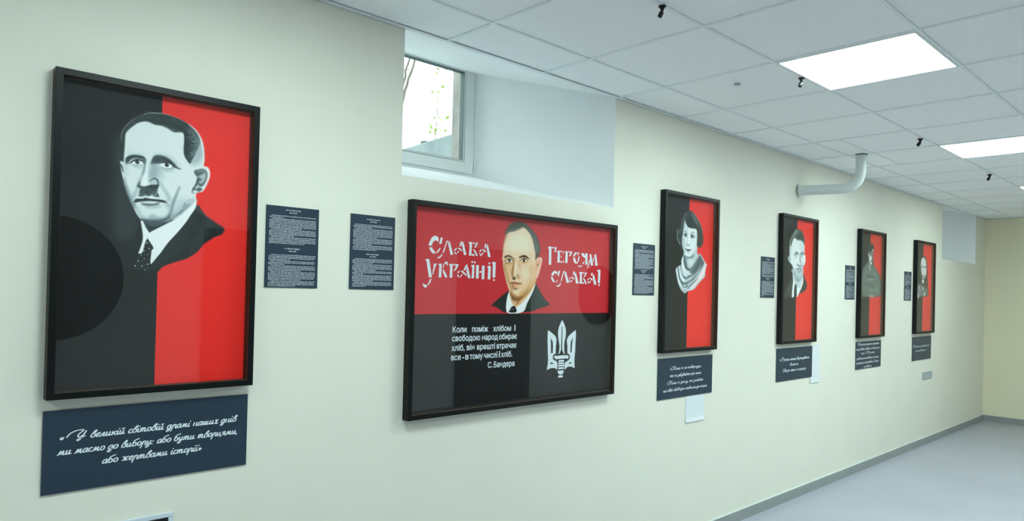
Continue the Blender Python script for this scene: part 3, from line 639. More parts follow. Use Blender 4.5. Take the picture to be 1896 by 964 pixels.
ART_F2 = [
('P',(26,36,30),4,1,0,[(582.8,543),(564.1,535.3),(527.3,514.1),(478.8,478.7),(506.6,470.1),(551.9,448),(572.7,445.7),(679.2,444.7),(747.2,450.1),(791.8,464.5),(864.7,482.8),(836.4,505.5),(806,534.4),(780.1,565.9),(763.8,585.2),(746.9,576.8),(669.4,501.4)]),
('P',(40,60,46),14,0.7,0,[(764.1,577.1),(801.8,537.2),(832.2,502.6),(854,485.1),(791.7,467.4),(770.5,484.8),(768.9,531)]),
('P',(240,244,238),2,1,0,[(588.4,545.4),(574.6,446.5),(679.2,446.1),(709.5,490.2),(747.9,548),(760.9,587.2),(708.1,530.2),(638.7,481.4)]),
('P',(222,200,164),3,1,0,[(542.1,696.6),(539.3,728.1),(546.8,770.7),(556.4,805.6),(580.5,841.8),(623.7,864),(668.4,867.6),(706.7,859.8),(742.3,832.5),(762.8,800.9),(776.3,752.1),(771.9,707.7),(767.3,668.9),(761,624.6),(752.1,602.4),(731.6,577.2),(694.7,538.4),(665.1,521.8),(642.8,517.5),(620.5,519.9),(598.1,531.6),(586.6,550.1),(571.1,581.5),(555.3,623.4),(545.1,659.9)]),
('P',(236,222,196),40,0.85,0,[(567.8,787.9),(603.3,814.3),(654.6,831.4),(692.6,823.4),(716.6,792.4),(721.6,759.9),(688,736.2),(635.5,733.3),(584,735.8),(565.3,756)]),
('P',(160,116,58),12,0.7,0,[(544.8,660.7),(561.4,617),(581.6,578.7),(597.9,548.3),(609.8,537.3),(605.1,562.4),(588.6,595.5),(572.1,634),(559.3,677.9)]),
('P',(206,172,120),14,0.6,0,[(559.5,672.4),(597.3,679.6),(602.4,640.7),(599.8,604.2),(588.6,595.5),(568.5,628.3)]),
('P',(206,172,120),4,1,0,[(759.8,617.5),(762.9,587.2),(708.5,518.8),(654.4,478.7),(619.5,475.8),(594.9,523.1),(652.3,540.8),(714.5,578.9)]),
('P',(160,116,58),6,0.95,0,[(592.3,544),(610,528.9),(637.5,518),(676.6,521.3),(715.7,544.6),(754.9,582.7),(758.8,588.6),(708.1,530.2),(654.1,490),(631,478.6),(611.2,495.3),(594.9,523.1)]),
('P',(222,200,164),6,0.7,0,[(669.3,504.2),(716,536),(753,576.9),(731.9,542),(685.2,501.5),(654.1,490)]),
('P',(104,74,36),8,0.8,0,[(594.3,539.9),(610.1,526.1),(641.4,516.7),(676.6,522.7),(669,512.7),(645.9,501.2),(614.7,503.8),(598.8,520.4)]),
('P',(214,178,140),5,0.8,0,[(611.1,498.1),(638.2,495.5),(634.8,481.4),(627.1,480)]),
('P',(76,84,76),5,1,0,[(549,810.4),(559,834.9),(583.4,863.3),(623.3,876),(660.6,877.8),(694.9,869.8),(734.1,845.6),(762.2,820.2),(783,785.7),(790,752.9),(783.1,724.8),(765.9,711.6),(759.4,729.1),(748.6,761.5),(735.7,799.1),(715.4,827.8),(684.1,849.9),(668.8,855.5),(646.7,845.6),(610.1,830.8),(577.4,824.3),(556.2,810.9)]),
('P',(54,66,56),12,0.7,0,[(583.6,858),(623.4,873.3),(660.6,875.6),(691.2,866.8),(668.8,856.8),(631.6,851.2),(595,843)]),
('P',(110,120,112),10,0.7,0,[(591.6,837.4),(631.7,847.2),(661.4,853.5),(632,839.1),(599.1,830.5),(573.8,825.4)]),
('P',(120,128,118),12,0.5,0,[(742.8,816.1),(763.4,784.4),(776.4,746.6),(765.5,723.9),(752.5,761.7)]),
('P',(80,56,36),6,0.8,0,[(759.5,726.4),(780.7,735.8),(769.8,710.4),(758.4,701.6)]),
('P',(150,118,90),10,0.7,0,[(554.5,808.1),(573.9,822.8),(570.6,811.9),(550.4,770.9),(544.6,728.4),(539.4,725.4),(544.9,773.2)]),
('P',(232,190,160),3,1,0,[(768,707.5),(789.3,715.5),(805.2,713.5),(805.2,692.7),(797,664.6),(786.2,633.7),(775.1,614),(763.5,610.9),(759.7,641.1),(761.3,674.2)]),
('P',(196,140,110),8,0.6,0,[(768.4,696.5),(785.8,702.9),(794.1,692.2),(779.1,669.4),(768.1,646.9),(763.6,663.3)]),
('D',(90,60,44),5,0.8,9,[(775.7,677.5)]),
('S',(196,150,110),5,0.8,(4,5,4),[(764.3,701.8),(762.7,668.7),(761.3,641.1)]),
('P',(216,180,150),3,0.9,0,[(534.1,700.2),(538.3,704.3),(542.9,694),(542.5,686.1)]),
('P',(50,36,24),4,0.9,0,[(550.7,706.3),(563.1,713.5),(584.7,715.2),(603.2,707.6),(609.1,697.2),(592.3,705.7),(570.5,707.3),(556.3,700)]),
('P',(50,36,24),4,1,0,[(647.5,710.3),(662.2,717.3),(684.7,721.1),(704,714),(716.6,702.3),(696.6,707.3),(670,709.6),(651.4,705.9)]),
('P',(206,172,120),8,0.8,0,[(553,691.9),(570.6,703.3),(596.1,701.9),(609.3,689.2),(604.3,675.6),(575.2,674.4),(558.8,679)]),
('P',(206,172,120),9,0.8,0,[(651.7,696.5),(670.1,705.5),(696.6,706.8),(712.2,696.7),(697.4,682.4),(667.2,681.1)]),
('P',(226,222,206),3,1,0,[(562.1,687),(574.5,695.5),(592.6,696.4),(603.8,688.9),(593.1,683.1),(575,681.8)]),
('P',(226,222,206),3,1,0,[(657.4,692.8),(670.3,700.1),(689.2,701.6),(700.8,696.1),(689.6,689.6),(670.7,688)]),
('D',(84,84,66),3,1,17,[(583.7,690.1)]),
('D',(24,20,16),3,1,9,[(583,690.9)]),
('D',(230,232,226),1.5,1,2.4,[(586.2,693.2)]),
('D',(60,44,30),3,1,17,[(679.9,695.2)]),
('D',(20,16,12),3,1,10,[(679.9,696)]),
('D',(230,226,216),1.5,1,2.2,[(683.2,698)]),
('S',(50,36,24),2.5,0.9,(2,4,3),[(558.6,686.9),(572.6,697.6),(592.6,698.5),(606.8,689.1)]),
('S',(50,36,24),2.5,0.9,(2,4,3),[(653.7,692.6),(670.2,702.3),(691,703.8),(703.8,696.8)]),
('S',(160,116,58),4,0.8,(2,3,2),[(564.2,679.2),(582.4,675.2),(604.1,680.4)]),
('S',(160,116,58),4,0.7,(2,3,2),[(663.3,684.9),(682.2,683.9),(701,690.2)]),
('S',(104,74,36),4,0.6,(3,5,3),[(554.9,689.3),(560.6,679),(578.8,674.5)]),
('S',(104,74,36),5,0.85,(5,6,6,5),[(615.1,700),(612.9,674.7),(604.2,646.3),(603,623.9)]),
('P',(160,116,58),8,0.7,0,[(612.5,685.9),(602.3,646.2),(603.3,615.5),(611.4,601.8),(622.9,604.9),(614.5,624.3),(617.4,655.2)]),
('P',(160,116,58),14,0.35,0,[(647.3,690.3),(639.9,678.6),(648.3,662.1),(664.4,648.6),(655.6,676.5)]),
('P',(236,222,196),10,0.6,0,[(620.4,680.6),(632,681.1),(637.2,641.9),(630,624.8),(618.2,630)]),
('P',(50,36,24),5,0.85,0,[(607.2,612.8),(618.8,611.8),(628.6,609.3),(619.2,600.6),(611.5,600.4)]),
('S',(104,74,36),4,0.75,(3,4),[(633.9,624.9),(643.7,623.8),(645,619.6)]),
('P',(160,116,58),9,0.5,0,[(634.1,619.3),(649.6,621.2),(661.6,614.5),(650.2,605.7),(634.5,608)]),
('P',(176,110,66),5,0.8,0,[(596.7,583.2),(608.1,587.7),(623.4,589.5),(639.1,587),(668.6,583.5),(655,577.5),(639.6,571.6),(620.5,562.7),(608.6,570.9)]),
('S',(70,40,20),3,0.95,(4,5,4,3),[(594.7,584.5),(612,586.4),(635.3,584.1),(668.6,583)]),
('P',(226,170,130),6,0.8,0,[(616.1,578.1),(635.5,578.5),(651.2,576),(635.8,568.7),(618.3,569.7)]),
('P',(104,74,36),6,0.85,0,[(604.7,573.6),(616.6,562.7),(636.1,560.2),(647.7,561.9),(632.4,553.1),(612.9,557)]),
('P',(206,172,120),14,0.4,0,[(666.7,580.6),(682.7,575.3),(667.7,552.3),(651.6,563.3)]),
('S',(160,116,58),8,0.8,(5,8,9,7),[(602,540),(629.6,520.8),(668.7,522.6),(715.4,553.2)]),
('P',(236,222,196),30,0.5,0,[(672.1,654.5),(711.9,656),(720.9,627.7),(697.6,604.2),(673.3,620.5)]),
('P',(206,172,120),22,0.7,0,[(719.6,664.9),(755.8,675),(761.7,623.3),(742.5,588.2),(715.2,558.9),(706.4,581.6),(729.2,622.3)]),
('P',(236,222,196),14,0.5,0,[(628.8,544.6),(652.2,546.4),(652.7,529.5),(633.2,529.2)]),
('P',(14,20,22),2.5,1,0,[(608.1,473),(629.3,473),(638,446.3),(589.8,445.6),(597,459)]),
('D',(190,196,200),3,0.8,5,[(615,460.4)]),
('D',(120,130,130),2,0.8,3,[(604.8,456.2)]),
('S',(200,212,214),4,0.7,(3,4,3),[(592.8,528.7),(607.1,500.9),(627.3,475.8)])]
ART_F3 = [
('P',(40,58,58),6,1,0,[(176.3,742.3),(214.2,751.4),(224.4,773.9),(254.9,845.1),(298.8,871.1),(333,871.2),(368.1,855.4),(410.1,824.1),(440.8,791.4),(457.2,754.1),(471.2,700.3),(457.7,667.2),(434.7,651.4),(411.2,651.6),(393.3,660.1),(320,624.1),(241.1,632.1),(218.1,652.5),(201.5,657.7),(178.6,684)]),
('P',(172,194,196),5,1,0,[(258.4,615.3),(393.3,661),(403.7,620.2),(413.2,601.5),(414.9,560.1),(364.5,513.4),(319.2,502.2),(279.1,516.3),(260.1,571.8)]),
('P',(203,222,220),4,1,0,[(256.2,810.9),(274.1,784.2),(302.9,767.7),(354.3,767),(389.3,761.8),(400.7,737.1),(400.5,698.8),(393.6,653.7),(377.2,627.3),(343.5,606.5),(321.2,592.7),(293.1,589.7),(270.3,596.3),(249.9,620.2),(234.8,650.4),(230.6,687.4),(238.5,725.3),(246.7,769.5)]),
('P',(172,194,196),14,0.7,0,[(244.2,763.1),(257.6,776.6),(291.8,763.7),(293.1,729.3),(259.3,733.1),(241.8,725.5)]),
('P',(136,160,164),12,0.6,0,[(232.8,700),(255.1,698.4),(262.5,652.1),(270,605.7),(246.8,626.2),(234.5,656.6)]),
('S',(172,194,196),8,0.6,(5,8,6),[(393.2,736.6),(392.1,691.9),(379.5,643.3)]),
('P',(220,190,180),6,0.5,0,[(388.2,643.8),(377.5,621),(360.7,607.4),(371.2,633.3)]),
('P',(172,194,196),5,1,0,[(282.5,572.8),(333.2,578.4),(378.2,602.9),(389,622.6),(413.2,601.5),(397.1,565.6),(358.1,529),(324.6,508.7),(296.2,510.7),(283.7,541.6)]),
('P',(92,118,122),7,0.85,0,[(259.4,590.4),(287.7,582.5),(333,584.7),(366.6,605.5),(361.4,589.3),(333.3,575.3),(288.1,573.1),(292.1,541.9),(296.2,510.7),(272.5,541.1)]),
('P',(203,222,220),14,0.6,0,[(305.1,570.8),(344.8,575.8),(362.6,560.9),(340.8,531.4),(317.9,533.6)]),
('P',(28,42,42),8,0.8,0,[(271.6,846.6),(310.4,865.9),(351.5,838.1),(381.6,808.9),(388.2,787.2),(383.1,770.9),(337.1,767.3),(297,773.5),(273.7,793.6),(264.3,817.8)]),
('P',(84,106,104),14,0.6,0,[(321.9,860.7),(356.8,848.1),(387,818.9),(405.3,798.1),(382.3,789.9),(352.4,816)]),
('P',(70,92,90),14,0.55,0,[(265.9,849.2),(234.2,805.8),(221.9,767.5),(236.4,750),(257,792.2),(261.2,826.9)]),
('P',(52,52,46),14,0.7,0,[(405.9,782.2),(453.3,776.4),(464.4,722.4),(463.2,677.2),(434.5,656.2),(410.5,667.5),(402.4,724.5)]),
('H',(112,132,130),2.4,0.45,(31,40,3),[(322.1,857.5),(351.5,838.1),(393.8,794),(419.4,738.5),(356.7,851.2),(404.8,810.9),(441.9,765.8),(456.5,696.1)]),
('H',(16,26,26),2.4,0.6,(32,50,3),[(277.4,840.9),(301.2,811.6),(342.2,783.5),(406.6,766.3),(322.3,851.3),(381.6,808.9),(417.9,776.8),(438.1,714.2)]),
('S',(196,170,164),5,0.6,(4,7,6,4),[(350.5,863.3),(404.1,826.8),(443.9,788.5),(460.6,741.5)]),
('S',(150,172,168),5,0.55,(3,4,3),[(271.4,852.8),(244.3,831.6),(223.5,795.6),(215.1,757.7)]),
('S',(176,198,194),4,0.85,(3,5,4),[(177.5,739.3),(178.1,696.2),(209.7,656.6)]),
('S',(120,142,140),5,0.6,(3,4),[(177.5,739.3),(203.5,746),(225.4,749.2)]),
('S',(92,118,122),5,0.9,(3,5,3),[(245.2,738.2),(264.6,741.3),(284.7,728.7)]),
('S',(92,118,122),5,0.9,(3,6,3),[(324.3,730),(341,740.7),(369.8,739.6)]),
('P',(92,118,122),7,0.8,0,[(242.9,725.6),(265.1,728.8),(287.9,719.5),(282.7,708.2),(254.6,710.9)]),
('P',(92,118,122),7,0.8,0,[(324.6,722.1),(344.5,726.7),(373.6,719.3),(362.4,709),(330.8,709.9)]),
('D',(28,42,44),6,0.95,20,[(269.9,718.8),(341.9,718.3)]),
('D',(203,222,220),5,0.8,7,[(276.8,715.6),(355.2,717.3)]),
('D',(10,14,15),4,0.9,9,[(269.9,719.5),(341.9,719.2)]),
('S',(54,74,78),5,0.6,(3,4,3),[(322.4,706.2),(345.3,706.2),(376.7,713.1)]),
('S',(136,160,164),7,0.7,(4,6,6),[(288.5,703.9),(286.7,678.7),(281.7,662.7)]),
('S',(218,236,238),8,0.7,(6,9,8),[(304.3,704.9),(303.6,679.8),(298.5,665.3)]),
('D',(54,74,78),5,0.9,9,[(283.5,660.3),(307.3,658.6)]),
('S',(92,118,122),5,0.6,(5,4),[(287.6,655.2),(304.6,654.7)]),
('P',(60,76,78),4,0.95,0,[(266,635.1),(285.7,632.2),(302.7,631.9),(336.8,632),(320,624.1),(300.4,618.3),(283.3,623.6)]),
('S',(10,14,15),3,0.8,(2,3,2),[(267.7,634.3),(291.5,628.8),(335.7,631.3)]),
('P',(136,160,164),8,0.6,0,[(286.5,612.8),(320.3,616.2),(315,608.1),(292.4,606.9)]),
('S',(92,118,122),7,0.75,(4,8,8,4),[(253.7,593.3),(287.8,580.9),(333,583.2),(366.7,602.3)]),
('P',(172,194,196),4,1,0,[(253.7,593.3),(232.4,570.4),(224.9,551.4),(228.2,536.1),(195.8,522.3),(169.3,505.9),(172.8,484.5),(188,444.9),(205.8,408.3),(228.8,380.9),(257.3,362.8),(279.8,358.4),(301.8,369.7),(341.3,376.7),(381.1,386.9),(420.7,416.4),(466.6,446.4),(501.5,470.1),(503.6,492.8),(511.3,525.5),(519.6,545.3),(491.6,566.8),(460.5,597.5),(436.3,610.7),(418.9,605),(397.1,565.6),(358.2,525.8),(319.1,503.8),(290.6,510.5),(266.9,540.9)]),
('P',(54,74,78),12,0.85,0,[(436.5,605.9),(461,584.7),(474,559.5),(428.4,515.8),(371.5,481.9),(325.3,489.8),(341.9,503),(380.9,536.3),(408.5,572.5)]),
('S',(24,36,38),8,0.9,(8,14,14,8),[(256.7,587.2),(260.9,553.1),(284.7,516.6),(324.7,505.5)]),
('S',(24,36,38),9,0.7,(8,10,6),[(324.7,505.5),(363.8,529.2),(414.1,579.2)]),
('S',(218,236,238),8,0.85,(10,16,14,8),[(243.3,574.1),(245.1,530.6),(274.4,494.3),(319.9,483.3)]),
('S',(54,74,78),8,0.9,(6,12,14,9),[(220.2,529.5),(241.2,486.9),(270.4,453.5),(315.1,461.1)]),
('S',(54,74,78),9,0.85,(10,12,12),[(315.1,461.1),(383.1,482.3),(479.9,559.8)]),
('S',(218,236,238),7,0.85,(8,14,12),[(231.9,514.5),(252.6,481),(286.7,466.5)]),
('S',(54,74,78),8,0.9,(8,14,16,10),[(193.6,509.9),(209.3,457.9),(243.8,421.6),(288.6,419.6)]),
('S',(54,74,78),9,0.8,(10,14,12),[(288.6,419.6),(355.7,446.5),(417.6,493),(480.3,550.1)]),
('S',(136,160,164),10,0.7,(8,12),[(372.1,466.1),(440.4,509.9)]),
('S',(218,236,238),6,0.6,(5,7,5),[(321.3,448.7),(394.6,482.7),(451,539.2)]),
('S',(218,236,238),8,0.8,(8,16,14),[(213.1,501.4),(228.5,458.5),(265.6,434.7)]),
('S',(54,74,78),7,0.85,(5,10,10),[(232.9,418.3),(267.3,391),(300.3,407.3)]),
('S',(54,74,78),9,0.7,(8,10),[(306.6,391.8),(368,424.7),(419.2,451.5)]),
('S',(218,236,238),9,0.85,(10,14,12),[(180.6,494),(199.1,439.1),(245.2,387.5),(278.7,385)]),
('S',(92,118,122),6,0.7,(4,6,5),[(217,402.4),(256.8,375.2),(284.7,375.7)]),
('P',(226,220,218),9,0.85,0,[(498.1,554.1),(510.9,535.2),(494.6,492.5),(466.1,459.3),(408.6,425.7),(363.5,392.9),(329.4,389.1),(407.8,444.8),(464.3,504.3)]),
('S',(230,200,192),5,0.7,(5,6,5),[(439.3,609.3),(491.6,566.8),(516.8,538.7)])]
ART_F4 = [
('P',(44,52,46),7,1,0,[(413.8,537.6),(447.1,503.6),(480.5,472.8),(490.2,437.8),(467.5,409.1),(420.6,390.8),(381.7,383.2),(351,372.3),(298.2,347.5),(229.9,346.8),(104,345.5),(158.9,430.7),(231.1,483.5),(307.9,468.4)]),
('P',(62,80,74),20,0.5,0,[(223.9,476.5),(173.7,431),(131.6,382.9),(183.6,376.9),(233.5,432.3)]),
('P',(203,222,220),7,1,0,[(207.6,805),(255.5,841.4),(328.3,865),(397.5,848.8),(427.5,798.8),(433.8,737.7),(436.1,688.7),(454.1,677.3),(456.9,646.6),(450,615.5),(423.4,589.8),(397.2,558.2),(381,536.2),(357.4,529.3),(296.5,530.3),(255.4,553),(227.2,590.8),(180.2,615.6),(159.9,632.5),(155.8,653.1),(178,663.1),(179.1,710.8),(179.8,767.4)]),
('P',(172,194,196),7,1,0,[(227.5,562.1),(403.8,582.7),(421.5,541.4),(415.3,506.2),(408.5,481.5),(339.7,448.4),(270.4,453.7),(240.6,524.9)]),
('P',(66,84,78),7,1,0,[(181,740.7),(176.4,770.1),(191.6,795),(229.3,833.5),(261.2,862.9),(294.2,872.9),(348.4,872.6),(397.2,854.9),(422.9,823),(435.9,768.6),(422.3,761.6),(400.5,784.7),(352,793.7),(325.1,788.9),(284.2,798.3),(257.3,802.4),(231.5,785.7),(216.2,760.7),(204.1,736.1)]),
('P',(120,142,136),16,0.7,0,[(229.5,830.5),(267.8,863.4),(314.6,870),(295.8,838.3),(250,817),(205.2,783.9),(188.9,782.9)]),
('P',(36,50,44),16,0.8,0,[(329.3,843.8),(370.1,846.8),(398.5,827.4),(414.1,788.7),(351.9,796.8),(290.8,801.7),(289.9,819.8)]),
('S',(190,206,200),8,0.7,(8,12,8),[(189.3,773.9),(187,752.9),(191.1,735.3)]),
('P',(172,194,196),14,0.6,0,[(181.3,734.7),(214,736.7),(216.7,677.1),(191.1,663.8),(179.9,693)]),
('P',(172,194,196),30,0.5,0,[(352.4,784.6),(415.1,767.3),(430.9,725.2),(390.4,704.6),(361.6,733.4)]),
('P',(136,160,164),9,0.7,0,[(159,653.3),(178.1,661.6),(198.3,649.3),(199.5,622.5),(180.1,618.6),(163.3,629.7)]),
('S',(54,74,78),9,0.9,(12,16,10),[(266.4,676.7),(295.8,691.8),(333.4,681.7)]),
('D',(92,118,122),16,0.55,24,[(286.6,673.2)]),
('D',(172,194,196),10,0.8,14,[(286.3,679.2)]),
('S',(54,74,78),10,0.85,(10,16,12),[(370.6,688.2),(397.7,695.8),(422.3,687.9)]),
('D',(92,118,122),18,0.55,26,[(393,678.7)]),
('P',(136,160,164),22,0.25,0,[(263.5,667.5),(323.7,670.6),(317.7,655.1),(277.5,653.2)]),
('S',(92,118,122),16,0.8,(14,18,18),[(364.2,678.8),(358.8,648),(366.7,624.1)]),
('S',(218,236,238),14,0.6,(14,18),[(337.3,671.3),(335.7,631.8)]),
('S',(54,74,78),9,0.9,(8,12,10),[(313.3,603.3),(340.8,592.4),(368.1,591.8)]),
('P',(136,160,164),14,0.7,0,[(371.8,595.4),(410.1,618),(419.3,590.4),(396.3,575.4)]),
('S',(54,74,78),8,0.9,(6,10,8),[(311.2,563.5),(341.9,568.1),(384.9,566.3)]),
('S',(92,118,122),9,0.85,(8,12,8),[(327.2,551.3),(354.5,547.8),(381.6,553.3)]),
('S',(218,236,238),6,0.6,(8,8),[(334.6,559.2),(369.5,560.5)]),
('P',(136,160,164),16,0.8,0,[(228.2,548.4),(275.5,508.8),(330.2,486.3),(384.5,491.3),(407.1,512.9),(344.9,504.1),(289.8,530),(250.2,562.9)]),
('P',(54,74,78),9,0.85,0,[(248.1,525.1),(283.9,491.9),(338.2,481.3),(384.6,487.8),(346.3,472.9),(299.8,478.6),(260.7,498.1)]),
('P',(206,150,136),10,0.6,0,[(404.8,561.8),(419.6,583.4),(413.6,541.1),(391.5,508.9)]),
('P',(172,194,196),8,1,0,[(240.3,531.7),(284,488.5),(338.4,476.1),(399.8,498.7),(411,513),(408.5,481.5),(339.7,448.4),(278.1,450.4),(253.8,484.2)]),
('P',(218,236,238),6,1,0,[(240.4,528.3),(265.3,481.1),(274.5,446.9),(269.1,398.7),(267.2,357.5),(244.9,346.9),(230.9,357),(238,415.3),(246.7,473.7)]),
('P',(218,236,238),6,1,0,[(419,509.8),(422.9,478.4),(410.3,443.1),(373,400.5),(336,361.7),(317.3,349.4),(306.6,364.8),(310.3,416.7),(316.9,441),(354.9,455.7),(400.5,484.8)]),
('P',(136,160,164),14,0.5,0,[(317.2,434.1),(362.7,455.9),(408.5,481.5),(386.7,442.5),(341,420.7)]),
('P',(22,36,38),6,1,0,[(282.6,436.8),(297.9,437.1),(310.5,413.2),(313.6,378.7),(309.5,351.1),(275.2,349),(269.1,398.7)])]
ART_F5 = [
('P',(84,98,90),16,1,0,[(238.7,782.5),(271.2,830.9),(331.6,861.4),(377.3,844.1),(389.1,790.9),(364.7,742.5),(395.5,669.8),(442.9,631.2),(537.6,580.1),(587.8,513),(592.2,430.5),(566.7,382.1),(420.3,370.2),(277.6,372),(121.9,376.8),(104.4,552.9),(135.3,612.9),(226.8,675.9),(268.4,717.6)]),
('P',(100,120,112),26,0.7,0,[(144.2,606.6),(244.9,663.4),(387.2,656),(500.6,578.9),(560.5,498.6),(566,395.8),(294.8,378.8),(136.6,422.8)]),
('P',(28,34,30),10,0.9,0,[(230,782),(270.9,837.6),(340.9,855.3),(389.1,824.6),(387.7,784.1),(335.3,791.2),(282.8,778.3),(249.1,749.9)]),
('P',(208,222,214),10,1,0,[(257.5,757),(291.8,775.5),(354.3,768.8),(369,729.2),(358.9,681.7),(324.2,663.5),(293.3,678.8),(277.5,711.4)]),
('P',(220,226,220),10,0.8,0,[(347.2,802),(371.7,813.5),(380.5,783.7),(355.1,787.7)]),
('S',(40,50,46),12,0.9,(16,18,14),[(289.1,758.7),(318.9,765.6),(349.6,756.5)]),
('D',(60,74,70),12,0.8,20,[(296.8,747),(342.9,748.1)]),
('S',(80,96,90),10,0.8,(12,14),[(313.6,696.4),(352.7,698.2)]),
('P',(40,52,48),12,0.7,0,[(350.4,741.7),(383,736.7),(377.2,675.8),(347.1,667.8)]),
('S',(214,226,220),10,0.9,(14,16,10),[(283.8,658.4),(299.2,632.4),(309.1,612.7)]),
('S',(120,140,132),14,0.7,(18,22),[(364.9,567.7),(435.9,590.3)]),
('S',(150,168,160),12,0.7,(14,16),[(260.7,527.9),(384.8,531.4)]),
('S',(36,48,44),14,0.6,(16,18),[(233,556.9),(374.7,551.2)]),
('S',(110,130,124),20,0.6,(14,18,14),[(162.6,581),(201.1,503.1),(291,452.1)]),
('S',(40,52,48),18,0.5,(12,14),[(184.5,489.5),(397.1,467.7)]),
('S',(130,150,142),22,0.5,(18,18),[(310,425.8),(489.4,442.4)]),
('S',(190,206,198),10,0.7,(12,14),[(286.1,377.4),(401.9,376.7)])]
ART_F6 = [
('P',(64,58,50),16,1,0,[(208.8,676.4),(213.4,767.6),(260.8,809),(340.5,822.9),(413.9,790.2),(440,698.5),(456.5,592.8),(472.4,500.2),(487.5,420.5),(427.1,393.2),(186.7,377.5),(111.8,389.6),(122.9,467),(198.9,507.3),(233.9,586.2)]),
('P',(196,208,204),12,1,0,[(229.9,722.8),(242.8,775.5),(291.3,800.7),(352.2,797.1),(395,762.8),(413.2,697.5),(402,644.1),(373.7,603.6),(334.7,576.1),(282.9,600.8),(250,651.9)]),
('S',(88,98,96),12,0.85,(18,20),[(247.1,700.7),(286.8,706.9)]),
('S',(88,98,96),12,0.85,(20,20),[(337.5,701.1),(388.3,703.1)]),
('P',(130,142,140),14,0.6,0,[(217.6,696.3),(257.6,691.3),(250,651.9),(225.4,664)]),
('S',(140,152,150),12,0.6,(14,16),[(312.1,686.9),(310.4,647.5)]),
('S',(104,112,110),12,0.85,(16,18),[(272.5,608.3),(353,609.5)]),
('P',(116,126,124),14,0.8,0,[(274.1,580.9),(344.7,579.7),(335.5,563),(285.2,561.6)]),
('P',(206,216,210),12,1,0,[(275.2,561.3),(325.2,566),(337,536.7),(286.9,532.2)]),
('P',(214,222,216),14,0.6,0,[(379.3,682.9),(414.4,677.6),(403.6,617.7),(373.4,610.2)]),
('P',(100,114,112),16,0.9,0,[(140.9,493.1),(217.9,520.8),(298.7,503),(422.4,472.6),(466.7,420.3),(345.5,392.3),(166.7,383.7),(118.8,402.5)]),
('D',(206,216,214),18,0.75,34,[(180.5,484.3),(300.4,473.6)]),
('D',(220,228,224),16,0.9,38,[(364.6,412.2),(166.4,388.9)]),
('D',(150,170,172),22,0.7,44,[(212.9,436.2)]),
('D',(70,80,76),16,0.7,26,[(261.7,450),(445.3,433.2),(224.3,410.4)])]
